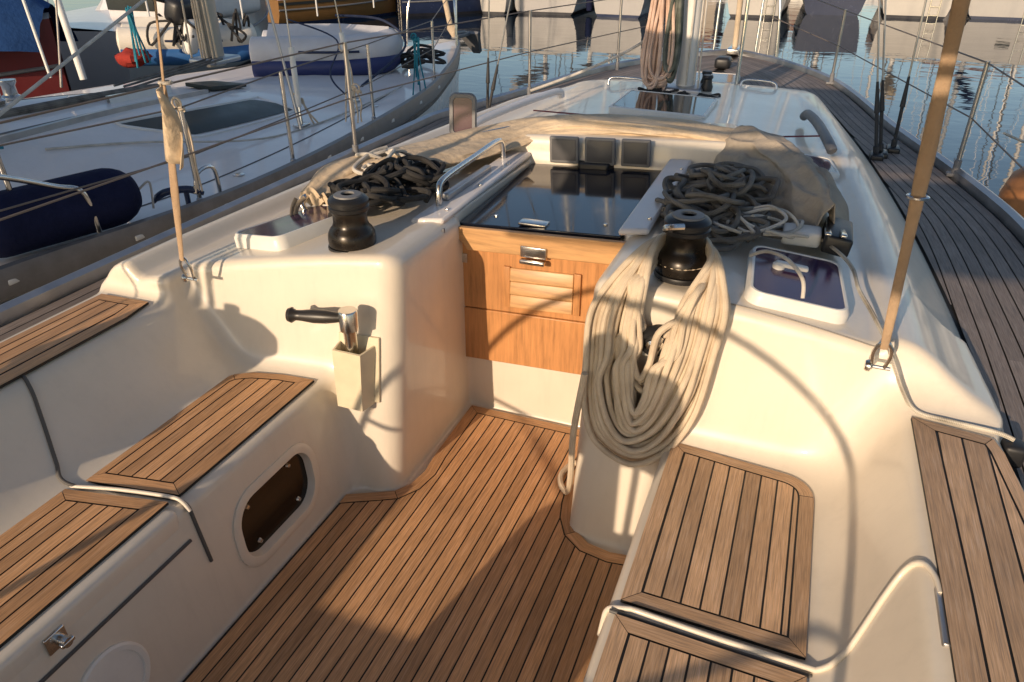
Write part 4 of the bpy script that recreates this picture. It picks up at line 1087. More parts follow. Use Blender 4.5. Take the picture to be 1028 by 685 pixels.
# --- ropes hanging at the mast
def hank(name, mat, label, x, y, ztop, zbot, w, n, r, seed):
    rg = random.Random(seed); mb = MB()
    for i in range(n):
        ox = x + rg.uniform(-w, w) * .35; oy = y + rg.uniform(-.03, .03); zb = zbot + rg.uniform(0, .14); ww = w * rg.uniform(.4, 1)
        mb.tube(smooth_path([(ox, oy, ztop), (ox - ww * .5, oy - .015, ztop - .35 * (ztop - zb)), (ox - ww, oy - .03, zb + .12), (ox - ww * .4, oy - .04, zb), (ox + ww * .6, oy - .035, zb + .03), (ox + ww * .8, oy - .02, zb + .2), (ox + ww * .3, oy, ztop - .2)], 6), r, 7)
    return tag(mb.build(name, mat, None), label, 'rope')
hank('rope_hank', M['rope_pink'], 'faded orange rope hank hanging down the port side of the mast', -0.965, 5.05, 1.62, 0.80, 0.095, 15, 0.0105, 2)
hank('rope_hank', M['rope_green'], 'dark green and white rope hank hanging against the mast, beside the faded orange one', -0.87, 5.06, 1.65, 0.88, 0.045, 7, 0.012, 9)
mb = MB(); rg = random.Random(8)
for k in range(9):
    p = Vector((-0.83 + rg.uniform(-.2, .22), 5.02 + rg.uniform(-.08, .08), .80)); a0 = rg.uniform(0, 6)
    mb.tube(smooth_path([p + Vector((.07 * math.cos(a0 + q), .05 * math.sin(a0 + q * 1.1), .012 + .015 * (q % 2))) for q in range(6)], 6), .008, 6)
tag(mb.build('rope_tangle', M['rope_dark'], None), 'dark rope ends lying round the foot of the mast', 'rope')
# orange fender over the starboard side
fd = MB(); fd.lathe([(0.0, -.24), (.06, -.235), (.13, -.17), (.16, -.05), (.16, .06), (.13, .17), (.06, .24), (.03, .26), (.03, .32), (0, .32)], (1.235, 4.72, 0.40), 32)
fe = thing('fender', 'round orange fender hanging over the starboard side at the right edge', 'fender', (1.235, 4.72, 0.2)); fd.build('fender_body', M['orange_buoy'], fe)
mb = MB(); mb.tube([(1.235, 4.72, .70), (0.86, 4.05, .92)], .006, 6); mb.build('lanyard', M['rope_white'], fe)
# ================================================================== THE YACHT ALONGSIDE TO PORT
nb = thing('sailing_yacht', 'white sailing yacht moored alongside to port, with a long dark cabin window and shroud covers', 'sailing yacht', (-5.0, 3.0, WATER), 'sailing yachts')
NR = [(-4, -3.75), (-1.2, -3.35), (0.5, -3.22), (1.9, -3.11), (3.0, -2.93), (3.8, -2.93), (4.85, -3.04), (6.2, -3.27), (7.3, -3.6), (8.1, -3.88), (9.1, -4.30), (9.6, -4.55)]
def nrail(y): return interp(NR, y)
def ncl(y): return -5.0 + 0.045 * (y - 0)
def nz(x, y):
    c = ncl(y); hw = nrail(y) - c
    u = abs(x - c) / max(hw, .05)
    f = 1.0 if y < 2.8 else .5 + .5 * math.cos(math.pi * min(1, (y - 2.8) / 4.3))
    edge = 1.05 - 0.14 * max(0, y - 4.6)
    d = hw - abs(x - c)
    s = lambda a, b, v: (lambda t: t * t * (3 - 2 * t))(max(0, min(1, (v - a) / (b - a))))
    z = 0.415 + 0.03 * (1 - u)
    z += f * (0.13 * s(.70, 1.05, d) + .13 * s(.92, 1.42, d) + .085 * s(1.28, 2.1, d))
    return z
mb = MB(); rows = []
for i in range(111):
    y = -4 + 13.6 * i / 110; c = ncl(y); hw = nrail(y) - c
    rows.append([(c + hw * (j / 44 - 1) , y, nz(c + hw * (j / 44 - 1), y)) for j in range(89)])
mb.grid(rows); mb.build('deck', M['gel_deck'], nb, 0)
mb = MB()
for sg in (1, -1):
    rows = []
    for i in range(80):
        y = -4 + 13.6 * i / 79; c = ncl(y); hw = nrail(y) - c; t = max(0, (y - 6) / 3.6)
        rows.append([(c + sg * hw, y, .42), (c + sg * hw * 1.0 + sg * .01, y, .15), (c + sg * hw * (.96 - .25 * t), y + .0, -.15), (c + sg * hw * (.9 - .5 * t), y, -.46), (c + sg * hw * .7 * (1 - t * .6), y, -.75)])
    mb.grid(rows)
mb.build('hull', M['hull_white'], nb, 0)
mb = MB(); rows = []
for i in range(80):
    y = -4 + 13.55 * i / 79; x = nrail(y)
    rows.append([(x + .025, y, .345), (x + .034, y, .43), (x + .022, y, .478), (x - .012, y, .482), (x - .03, y, .42)])
mb.grid(rows); rail = mb.build('toe_rail', M['slate_alloy'], nb, 30)
for y in [1.55, 1.95, 2.55, 3.1, 3.6, 4.1, 4.6, 5.2, 5.9, 6.6]:
    mb = MB(); mb.box((nrail(y) + .027, y, .415), (.012, .085, .026), Matrix.Rotation(0, 3, 'Z'), .005); mb.build('rail_slot', M['white_plastic'], rail)
mb = MB(); rows = []
for i in range(60):
    y = -4 + 13 * i / 59; x = nrail(y)
    rows.append([(x + .016, y, .335), (x + .020, y, .318), (x + .018, y, .30)])
mb.grid(rows); mb.build('rubbing_strake', M['seam_grey'], nb, 30)
# skin fitting in the topside
mb = MB(); Mx = Matrix.Translation((nrail(1.95) + .012, 1.95, .22)) @ Matrix.Rotation(R(90), 4, 'Y')
mb.lathe([(.028, 0), (.03, .006), (.014, .009), (.013, .002), (0, .002)], M=Mx, seg=20); mb.build('skin_fitting', M['white_plastic'], nb)
# long cabin window lying in the sloping coachroof side
def on(x, y, dz=0.0): return (x, y, nz(x, y) + dz)
mb = MB(); rows = []
for i in range(36):
    t = i / 35; y = 3.62 + 1.48 * t
    dlo = .965 - .12 * t + .255 * max(0, (.22 - t) / .22) ; dhi = 1.23 - .07 * t - .16 * max(0, (t - .92) / .08) ** 2
    dlo = min(dlo, dhi - .01)
    rows.append([on(nrail(y) - (dlo + (dhi - dlo) * j / 8), y, .006) for j in range(9)])
mb.grid(rows); mb.build('cabin_window', M['window'], nb, 0)
# genoa tracks, handrail and hatch on the roof
def strip(name, mat, d, y0, y1, w, h, n=30):
    mb = MB(); A = []; 
    for i in range(n):
        y = y0 + (y1 - y0) * i / (n - 1); x = nrail(y) - (d[0] + (d[1] - d[0]) * i / (n - 1)); z = nz(x, y)
        A.append([(x - w / 2, y, z - .005), (x - w / 2, y, z + h), (x + w / 2, y, z + h), (x + w / 2, y, z - .005)])
    mb.grid(A); return mb.build(name, mat, nb, 30)
strip('genoa_track', M['alloy'], (1.28, 1.50), 2.4, 4.85, .035, .03)
strip('roof_groove', M['seam_grey'], (1.37, 1.54), 2.6, 4.9, .07, .006)
car = MB(); x = nrail(2.75) - 1.31; car.box(on(x, 2.75, .045), (.07, .12, .07), None, .015); car = car.build('track_car', M['black'], nb)
strip('handrail', M['gel_white'], (1.60, 1.66), 3.9, 4.6, .03, .05)
mb = MB(); y = 5.0; mb.prism([on(nrail(yy) - d, yy, .012) for d, yy in ((1.50, 4.92), (1.75, 4.90), (1.80, 5.35), (1.45, 5.36))], (0, 0, .03)); mb.build('deck_hatch', M['window'], nb, 30, .006)
mb = MB(); mb.tube(smooth_path([on(nrail(y) - d, y, .02) for d, y in ((1.62, 2.4), (1.68, 3.4), (1.75, 4.2), (1.78, 4.6))], 8), .026, 8); 
tag(mb.build('braided_sheet', M['rope_grey'], None), 'grey braided sheet led along the roof of the yacht to port', 'rope')
# mast, boom vang pole and shrouds with white covers
nm = MB(); nx, ny = -4.98, 5.50
rows = [[(nx + .065 * math.cos(a), ny + .10 * math.sin(a), z) for a in [2 * math.pi * j / 20 for j in range(20)]] for z in (.68, 12.5)]
nm.grid(rows, closed=True); nmast = nm.build('mast', simple('bare_spar', (.40, .36, .31), .4, .3), nb, 40)
mb = MB(); rg = random.Random(2)
for k in range(7):
    dx = rg.uniform(-.14, .12); mb.tube([(nx + dx, ny - .12 + rg.uniform(-.03, .03), .74), (nx + dx * .6, ny - .12, 3.0)], .009, 6)
mb.build('halyard', M['rope_tan'], nmast)
mb = MB(); mb.box((nx, ny, .735), (.30, .34, .05), None, .02); mb.build('mast_collar', M['alloy'], nmast)
for k in range(3):
    mb = MB(); mb.tube([(nx + .05 + .06 * k, ny - .1, .76), (nx + .35 + .10 * k - .5, ny - 1.0, nz(nx, 4.5) + .03)], .009, 6); mb.build('control_line', M['rope_grey'], nmast)
mb = MB(); mb.tube([on(nrail(2.75) - 1.30, 2.78, .09), (-4.55, 5.2, 1.62)], .011, 8); 
tag(mb.build('mooring_pole', M['rope_white'], None), 'pale taut sheet running diagonally from the roof track car towards the port yacht mast', 'rope').name = 'taut_sheet'
mb = MB(); mb.tube([(nx - .05, ny - .15, 1.45), (-5.7, 3.3, 1.62)], .035, 10); mb.build('boom', M['alloy'], nb)
for a, b, c0, c1 in (((-3.58, 4.74, .44), (-4.05, 5.35, 6.0), .30, 1.0), ((-3.70, 5.68, .44), (-4.25, 5.55, 6.0), .22, 1.2)):
    A, B = Vector(a), Vector(b); d = (B - A).normalized()
    mb = MB(); mb.tube([A, B], .0055, 8); sh = mb.build('shroud', M['wire'], nb)
    mb = MB(); mb.tube([A + d * .13, A + d * (.13 + .42)], .021, 12); mb.build('shroud_cover', M['white_plastic'], sh)
    mb = MB(); mb.box(A, (.08, .12, .02), None, .006); mb.tube([A, A + d * .13], [.016, .01], 8); mb.build('chainplate', M['steel'], sh)
for a, b in (((-3.50, 4.62, .44), (-4.9, 5.4, 5.5)), ((-3.64, 4.80, .44), (-4.9, 5.45, 5.0)), ((-6.6, 5.2, .44), (-5.2, 5.5, 6.0))):
    mb = MB(); mb.tube([a, Vector(a) + (Vector(b) - Vector(a)).normalized() * .35, b], [.014, .010, .005], 8); mb.build('shroud', M['wire'], nb)
# guard rail
def nst(x, y, h=.56, lean=0.0):
    z = nz(x, y); mb = MB(); mb.tube([(x, y, z), (x + lean, y, z + h)], .0125, 10); s_ = mb.build('stanchion', M['steel'], nb)
    mb = MB(); mb.lathe([(.03, 0), (.03, .012), (.018, .016), (.018, .05), (.013, .055)], (x, y, z), 14); mb.build('stanchion_base', M['alloy'], s_)
    return Vector((x + lean, y, z + h))
def nx_at(y, d=.07): return nrail(y) - d
pts_top = []
for y, h in ((3.0, .53), (3.84, .58), (5.07, .58), (6.93, .55)):
    pts_top.append(nst(nx_at(y), y, h))
g1 = Vector((nx_at(2.22), 2.22, .43))
mb = MB(); mb.tube(smooth_path([(nx_at(2.42), 2.42, .43), (nx_at(2.42) - .005, 2.40, .66), (nx_at(2.3) - .03, 2.30, .72), (nx_at(2.0), 1.98, .86), (nx_at(1.7), 1.65, .90)], 6), .0125, 10); mb.build('gate_stay', M['steel'], nb)
mb = MB(); mb.tube([(nx_at(2.2) - .16, 2.20, .43), (nx_at(2.2) - .15, 2.18, 1.02)], .0125, 10); mb.build('gate_post', M['steel'], nb)
mb = MB(); mb.tube(smooth_path([(nx_at(3.15), 3.15, .43), (nx_at(3.14), 3.13, .60), (nx_at(3.02), 3.02, .60), (nx_at(2.98), 2.98, .5)], 6), .011, 8); mb.build('fairlead_hoop', M['steel'], nb)
for f in (.52, 1.0):
    mb = MB(); mb.tube([(nx_at(-1.5), -1.5, .43 + .6 * f)] + [(p.x, p.y, .43 + (p.z - .43) * f) for p in pts_top] + [(-4.33, 9.0, .5 + .55 * f)], .0045, 6); mb.build('lifeline', M['line_brown'], nb)
mb = MB(); mb.tube(smooth_path([(-4.20, 8.85, .45), (-4.24, 8.9, .95), (-4.36, 9.1, 1.06), (-4.56, 9.6, 1.08), (-4.76, 9.1, 1.06), (-4.86, 8.9, .95), (-4.9, 8.85, .45)], 6), .0125, 8)
mb.tube([(-4.42, 9.3, .45), (-4.45, 9.4, 1.07)], .0125, 8); mb.build('bow_rail', M['steel'], nb)
mb = MB(); mb.tube([(-4.52, 9.45, .50), (-4.53, 9.42, .62), (-4.54, 9.38, .66), (-4.9, 5.6, 11.8)], [.03, .075, .035, .035], 14); mb.build('furled_headsail', M['canvas'], nb)
an = MB(); an.box((-4.50, 9.62, .50), (.10, .40, .05), None, .012); an.tube(smooth_path([(-4.5, 9.45, .54), (-4.48, 9.75, .52), (-4.46, 9.92, .40)], 5), .022, 8)
an.prism([(-4.62, 9.78, .50), (-4.34, 9.80, .50), (-4.42, 10.05, .22), (-4.52, 10.05, .22)], (0.02, .03, .03)); an.build('anchor', M['grey_plastic'], nb)
# horn cleat on the side deck
mb = MB(); c = Vector((nx_at(2.95, .13), 2.93, .475)); mb.tube(smooth_path([c + Vector((-.10, -.09, .0)), c + Vector((-.05, -.05, .045)), c + Vector((.03, .03, .05)), c + Vector((.08, .09, .015))], 6), [.012] * 3 + [.02] * 13 + [.012] * 3, 10)
mb.tube([c + Vector((-.025, -.02, -.04)), c + Vector((-.025, -.02, .05))], .014, 8); mb.tube([c + Vector((.025, .025, -.04)), c + Vector((.025, .025, .05))], .014, 8); mb.build('mooring_cleat', M['navy_paint'], nb)
mb = MB(); mb.lathe([(.06, 0), (.075, .01), (.075, .03), (.05, .05), (.045, .12), (.06, .15), (.06, .17), (.02, .18), (0, .18)], on(nrail(2.2) - 1.16, 2.15), 28); mb.build('winch', M['steel'], nb)
# --- gear lying on or tied to the yacht alongside
fd = MB(); A = Vector((-3.36, 1.95, .575)); B = Vector((-3.135, 2.74, .575)); d = (B - A)
fd.tube([A + d * (i / 24) for i in range(25)], [max(.004, .145 * min(1, math.sqrt(max(0, 1 - ((abs(i / 24 - .5) - .30) / .20) ** 2)) if abs(i / 24 - .5) > .30 else 1)) for i in range(25)], 26)
fe = thing('fender', 'fat navy blue fender lying on the side deck of the yacht to port', 'fender', (-3.25, 2.3, .44))
fd.build('fender_sock', M['navy_cloth'], fe, 60)
mb = MB(); mb.tube(smooth_path([B + Vector((-.0, .0, 0)), B + Vector((.03, .05, .03)), B + Vector((.05, .02, -.10))], 6), .006, 6); mb.build('lanyard', M['rope_white'], fe)
def tails(name, mat, label, p, n, ln, seed, spread=.05, r=.006, loop=True):
    rg = random.Random(seed); mb = MB(); p = Vector(p)
    for k in range(n):
        q = p + Vector((rg.uniform(-1, 1) * .01, rg.uniform(-1, 1) * .01, rg.uniform(-.02, .02)))
        e = Vector((rg.uniform(-spread, spread), rg.uniform(-spread, spread), -ln * rg.uniform(.6, 1)))
        mb.tube(smooth_path([q, q + Vector((rg.uniform(-.03, .03), rg.uniform(-.02, .02), .035)), q + e * .3 + Vector((rg.uniform(-.02, .02), 0, 0)), q + e * .7, q + e], 6), r, 6)
    if loop: mb.tube([p + Vector((.028 * math.cos(R(a)) - .02, 0, .028 * math.sin(R(a)) + .03)) for a in range(0, 360, 24)], r, 6, True)
    mb.tube([p + Vector((.018 * math.cos(R(a)), .018 * math.sin(R(a)), -.006 + a * .00003)) for a in range(0, 720, 24)], r, 6)
    return tag(mb.build(name, mat, None), label, 'rope')
P0 = pts_top
tails('rope_tie', M['rope_tan'], 'pale rope with a small eye tied to the stanchion nearest the navy cleat', (P0[0].x, P0[0].y, P0[0].z - .01), 3, .50, 3, .04)
tails('rope_tie', M['rope_tan'], 'short pale rope knotted on the lower shroud cover of the yacht to port', (-3.62, 4.80, .60), 4, .22, 5, .10, .008)
tails('rope_tie', M['rope_tan'], 'pale rope bow hitched on the stanchion top below the foredeck dinghy', (P0[2].x, P0[2].y - .30, .98), 4, .55, 6, .06)
tails('rope_tie', M['rope_tan'], 'pale rope hanging from the lifeline just right of the bow hitched stanchion', (nx_at(5.0) + .10, 4.72, .72), 2, .30, 7, .03)
tails('rope_tie', M['rope_blue'], 'turquoise line hung over the lifeline by the foredeck dinghy', (nx_at(6.2), 6.2, .88), 5, .50, 8, .07, .007)
mb = MB(); c = Vector(on(nrail(2.72) - 1.30, 2.60, .05))
for k in range(4): mb.tube(smooth_path([c + Vector((.05 * math.cos(q * 1.4 + k), .07 * math.sin(q * 1.1 + k), .02 * math.sin(q + k) + .02)) for q in range(6)] + ([c + Vector((.16, .18, -.03))] if k == 0 else []), 6), .008, 6)
tag(mb.build('rope_knot', M['rope_blue'], None), 'turquoise rope knotted at the roof track car of the yacht to port', 'rope')
# inflatable dinghy stowed upside down on the foredeck
def dinghy(name, label, a, b, w, h, top, side, taper=True, group=None):
    """a = stern centre, b = bow; two tubes with pointed stern cones, bottom hull up"""
    A, B = Vector(a), Vector(b); d = (B - A); L = d.length; d.normalize(); s = Vector((-d.y, d.x, 0)); r = h * .42
    t = thing(name, label, 'dinghy', a, group)
    for sg in (1, -1):
        mb = MB(); pts = smooth_path([A - d * .12 + s * sg * (w / 2 - r), A + s * sg * (w / 2 - r), A + d * L * .5 + s * sg * (w / 2 - r), A + d * L * .82 + s * sg * (w / 2 - r) * .72 + Vector((0, 0, .02)), B - d * r * .6 + s * sg * .02 + Vector((0, 0, .05))], 10)
        n = len(pts); rad = [r * (1 if i > 6 else .45 + .55 * i / 6) * (1 if i < n - 6 else 1 - .1 * (i - n + 6) / 6) for i in range(n)]
        mb.tube([p + Vector((0, 0, r + .10)) for p in pts], rad, 20); tb = mb.build('tube', top, t, 60)
        mb = MB(); mb.tube([p + s * sg * r * .30 + Vector((0, 0, r * .62 + .02)) for p in pts[6:]], [q * .82 for q in rad[6:]], 16, squash=(.9, 1)); mb.build('lower_band', side, t, 60)
        mb = MB(); q = pts[n // 2] + s * sg * r * 1.0 + Vector((0, 0, r + .12)); mb.tube(smooth_path([q - d * .3, q + s * sg * .03, q + d * .3], 5), .012, 6); mb.build('grab_line', M['rope_navy'], t)
    mb = MB(); rows = []
    for i in range(14):
        f = i / 13; p = A + d * L * (.02 + .9 * f); ww = (w / 2 - r * .8) * (1 - max(0, f - .55) ** 1.5 * 2.2); zc = h * (1 - .25 * max(0, f - .6))
        rows.append([p + s * ww * q + Vector((0, 0, .10 + r + (zc - r) * (1 - abs(q)) * .9 + .05)) for q in [j / 8 - 1 for j in range(17)]])
    mb.grid(rows); mb.build('hull_bottom', top, t, 60)
    return t
dinghy('inflatable_dinghy', 'grey inflatable dinghy with navy sides upturned on the foredeck of the yacht to port', (-5.35, 6.72, .40), (-4.12, 7.30, .40), 0.85, .36, M['dinghy_grey'], M['dinghy_navy'])
# bow lines coiled on the foredeck
mb = MB(); rg = random.Random(31)
for k in range(6):
    c = Vector((-3.95 + rg.uniform(-.2, .15), 7.3 + rg.uniform(-.3, .6), .47))
    mb.tube(smooth_path([c + Vector((rg.uniform(-.2, .2), rg.uniform(-.25, .25), rg.uniform(0, .14))) for q in range(7)], 6), .016, 6)
tag(mb.build('rope_heap', M['rope_dark'], None), 'dark mooring line heaped on the bow of the yacht to port', 'rope')
mb = MB(); mb.tube(smooth_path([(-4.62, 6.9, .98), (-4.25, 7.2, .92), (-3.95, 7.1, .70), (-3.75, 5.9, .52)], 8), .012, 8); mb.tube(smooth_path([(-4.9, 6.5, .97), (-4.4, 6.55, .8), (-4.0, 5.8, .62), (-3.75, 5.62, .5)], 8), .008, 6)
tag(mb.build('painter', M['rope_navy'], None), 'navy painter running from the upturned grey dinghy to the chainplate', 'rope')

# awning added out of view to shade the deck of the yacht alongside
def unseen_awning(x0, x1, y0, y1, z0, z1):
    mb = MB(); rows = []
    for i in range(9):
        x = x0 + (x1 - x0) * i / 8
        rows.append([(x, y0 + (y1 - y0) * j / 10, z0 + (z1 - z0) * j / 10 + .015 * math.sin(i * 1.9 + j)) for j in range(11)])
    mb.grid(rows); mb.grid([[(p[0], p[1], p[2] - .006) for p in r] for r in rows]); mb.build('unseen_awning', M['bimini'], nb)
unseen_awning(-6.5, -3.97, -3.2, 1.9, 2.15, 2.55); unseen_awning(-3.95, -3.25, -0.7, 1.9, 2.2, 2.5)
for x in (-6.45, -3.3):
    for y in (-.6, 1.6):
        mb = MB(); mb.tube([(x, y, .42), (x, y, 2.3)], .0125, 8); mb.build('unseen_awning_pole', M['steel'], nb)

# moulded panel joints, deck fillers and the frame round the long window
for d, y0, y1 in ((.36, -2, 6.2), (2.0, -1, 4.6)):
    strip('moulded_joint', M['seam_grey'], (d, d), y0, y1, .010, .004, 50)
mb = MB(); loop = [on(nrail(3.60 + 1.52 * t) - (1.255 - .07 * t), 3.60 + 1.52 * t, .004) for t in [i / 20 for i in range(21)]]
low = [on(nrail(3.60 + 1.52 * t) - (.938 - .12 * t + .275 * max(0, (.22 - t) / .22)), 3.60 + 1.52 * t, .004) for t in [i / 20 for i in range(21)]]
mb.tube(loop + low[::-1], .011, 6, True); mb.build('window_frame', M['gel_white'], nb)
for d, y in ((.28, 3.55), (.30, 5.6), (.9, 2.3)):
    mb = MB(); mb.lathe([(.034, 0), (.034, .006), (.022, .008), (0, .008)], on(nrail(y) - d, y, .002), 20); mb.build('deck_filler', M['steel'], nb)
for d, y in ((1.9, 3.3), (2.15, 3.6)):
    mb = MB(); mb.lathe([(.055, 0), (.065, .008), (.065, .03), (.045, .045), (.042, .10), (.056, .125), (.056, .14), (0, .145)], on(nrail(y) - d, y), 24); mb.build('winch', M['steel'], nb)
mb = MB(); mb.tube(smooth_path([on(nrail(y) - d, y, z) for d, y, z in ((1.15, 3.0, .012), (1.0, 3.5, .014), (.62, 4.3, .012), (.42, 5.2, .012), (.30, 6.4, .02))], 8), .007, 6)
tag(mb.build('jib_sheet', M['rope_white'], None), 'thin pale jib sheet running forward along the side deck of the yacht to port', 'rope')
# ================================================================== OTHER BOATS, WATER
def yacht_far(name, label, x, y, w, L, free, hull, heading=0.0, bow_to_us=False, stripe=None, mast=True, cabin=True, mh=12.0, group='boats moored on the far side', cat='sailing boat', boot=None):
    t = thing(name, label, cat, (x, y, WATER), group); h = R(heading); ch, sh = math.cos(h), math.sin(h)
    def W(u, v, z): return (x + u * ch - v * sh, y + u * sh + v * ch, WATER + z)
    secs = []
    n = 16
    for i in range(n + 1):
        f = i / n
        g = (1 - f) if bow_to_us else f
        bw = w / 2 * (1 - max(0, g - .35) ** 2 * 2.3) if g > .35 else w / 2 * (.90 + .10 * g / .35)
        bw = max(.03, bw)
        sheer = free * (1 + .25 * g * g)
        rk = (-.25 if (bow_to_us and f < .1) else 0)
        secs.append((f * L, bw, sheer, g))
    mb = MB(); rows = []
    for v, bw, fr, g in secs:
        V_ = lambda k: v + (0.35 * (1 - k) if (v == 0 and not bow_to_us) else 0) * .5
        half = [(0.0, -.30), (bw * .50, -.22), (bw * .72, -.05), (bw * .86, .12), (bw * .95, fr * .42), (bw, fr)]
        row = [W(-a, v, z) for a, z in half[::-1]] + [W(a, v, z) for a, z in half[1:]]
        rows.append(row)
    mb.grid(rows); mb.poly(rows[0][::-1]); hu = mb.build('hull', hull, t, 50)
    mb = MB(); rows = []
    for v, bw, fr, g in secs: rows.append([W(-bw * .835, v - .004, .075), W(-bw * .74, v - .004, -.06), ][::-1])
    mb.grid(rows); rows = [[W(bw * .835, v - .004, .075), W(bw * .74, v - .004, -.06)] for v, bw, fr, g in secs]
    mb.grid(rows)
    bw = secs[0][1]; mb.poly([W(-bw * .72, -.006, -.06), W(bw * .72, -.006, -.06), W(bw * .835, -.006, .075), W(-bw * .835, -.006, .075)]); mb.build('waterline_band', boot or random.choice([M['antifoul'], M['navy_paint'], M['antifoul']]), t, 0)
    mb = MB()
    for s_ in (1, -1): mb.tube([W(s_ * (b_ * .97 + .01), v_, f_ * .62) for v_, b_, f_, g_ in secs], .022, 6)
    mb.build('rubbing_strake', M['grey_plastic'], t)
    if not bow_to_us and random.random() < .35:
        mb = MB()
        for q_ in (-.12, .12): mb.tube([W(w * .22 + q_, -.03, -.05), W(w * .22 + q_, -.03, free)], .016, 6)
        for q_ in range(4): mb.tube([W(w * .22 - .12, -.04, .1 + .22 * q_), W(w * .22 + .12, -.04, .1 + .22 * q_)], .014, 6)
        mb.build('boarding_ladder', M['steel'], t)
    if stripe:
        mb = MB()
        for s_ in (1, -1): mb.grid([[W(s_ * (bw_ + .004), v, fr * .80), W(s_ * (bw_ + .006), v, fr * .9)] for v, bw_, fr, g in secs])
        mb.build('cove_stripe', stripe, t, 0)
    mb = MB(); mb.grid([[W(-bw_, v, fr), W(0, v, fr + .06), W(bw_, v, fr)] for v, bw_, fr, g in secs]); mb.build('deck', M['gel_white'], t, 0)
    if cabin:
        mb = MB(); rows = []
        v0, v1 = (L * .32, L * .74) if not bow_to_us else (L * .26, L * .68)
        for k in range(9):
            f = k / 8; v = v0 + (v1 - v0) * f; e = math.sin(math.pi * min(1, max(0, f))) ** .35 if 0 < f < 1 else 0
            cw = w * .30 * (1 - .2 * f)
            rows.append([W(-cw, v, free), W(-cw * .88, v, free + .45 * e), W(0, v, free + .55 * e), W(cw * .88, v, free + .45 * e), W(cw, v, free)])
        mb.grid(rows); cb = mb.build('cabin', M['gel_white'], t, 50)
        for s_ in (1, -1):
            mb = MB(); cw = w * .285; mb.poly([W(s_ * (cw + .012), v0 + .25 * (v1 - v0), free + .16), W(s_ * (cw * .94 + .012), v0 + .8 * (v1 - v0), free + .16), W(s_ * (cw * .90 + .012), v0 + .76 * (v1 - v0), free + .32), W(s_ * (cw * .95 + .012), v0 + .28 * (v1 - v0), free + .32)]); mb.build('cabin_window', M['window'], cb, 0)
    if mast:
        mv = L * .55
        mb = MB(); mb.tube([W(0, mv, free), W(0, mv, free + mh)], [.085, .06], 10); m_ = mb.build('mast', M['alloy_white'], t)
        for hz_ in (.45, .7):
            mb = MB(); mb.tube([W(-w * .28, mv, free + mh * hz_), W(w * .28, mv, free + mh * hz_)], .025, 6); mb.build('spreader', M['alloy_white'], m_)
        mb = MB()
        for s_ in (1, -1): mb.tube([W(s_ * w * .45, mv, free), W(s_ * w * .28, mv, free + mh * .45), W(0, mv, free + mh * .95)], .012, 5)
        mb.tube([W(0, .1, free), W(0, mv, free + mh)], .012, 5); mb.tube([W(0, L - .2, free), W(0, mv, free + mh * .96)], .03, 6); mb.build('rigging', M['wire'], m_)
        mb = MB(); bt = -1 if not bow_to_us else 1
        mb.tube([W(0, mv, free + 1.3), W(0, mv + bt * L * .36, free + 1.35)], .16, 10); mb.build('boom_cover', random.choice([M['navy_cloth'], M['bimini'], M['canvas_grey']]), m_)
    return t
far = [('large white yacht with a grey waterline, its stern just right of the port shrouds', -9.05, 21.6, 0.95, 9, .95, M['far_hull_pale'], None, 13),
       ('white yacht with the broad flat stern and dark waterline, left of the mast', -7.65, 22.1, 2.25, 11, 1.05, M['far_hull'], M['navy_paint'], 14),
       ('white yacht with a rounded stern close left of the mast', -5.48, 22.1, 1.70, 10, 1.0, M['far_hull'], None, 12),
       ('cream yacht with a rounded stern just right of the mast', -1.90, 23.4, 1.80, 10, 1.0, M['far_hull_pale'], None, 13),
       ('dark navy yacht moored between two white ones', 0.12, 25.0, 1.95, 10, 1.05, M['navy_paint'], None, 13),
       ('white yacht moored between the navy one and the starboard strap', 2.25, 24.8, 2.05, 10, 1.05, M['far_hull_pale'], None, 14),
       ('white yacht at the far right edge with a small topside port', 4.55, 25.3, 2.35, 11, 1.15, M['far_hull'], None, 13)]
random.seed(5)
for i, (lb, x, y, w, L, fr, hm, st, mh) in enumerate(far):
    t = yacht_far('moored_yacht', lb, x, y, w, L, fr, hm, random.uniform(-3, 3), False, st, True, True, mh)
    if i in (1, 2, 5):
        fx = x + w * .52
        f_ = thing('fender', 'dark fender hung on the side of ' + ['', 'the broad flat sterned white yacht', 'the round sterned yacht left of the mast', '', '', 'the white yacht by the starboard strap'][i], 'fender', (fx, y + .6, WATER), 'fenders on the far boats')
        mb = MB(); mb.lathe([(0, .05), (.08, .08), (.10, .2), (.10, .5), (.08, .62), (.02, .66), (0, .66)], (fx, y + .6, WATER + .02), 16); mb.build('fender_body', M['navy_cloth'], f_)
        mb = MB(); mb.tube([(fx, y + .6, WATER + .66), (fx - .05, y + .6, WATER + 1.05)], .01, 5); mb.build('lanyard', M['rope_white'], f_)
t = bpy.data.objects['moored_yacht.006']
mb = MB(); mb.box((4.65, 25.27, WATER + .62), (.36, .05, .12), None, .02); o = mb.build('topside_port', M['window'], t)
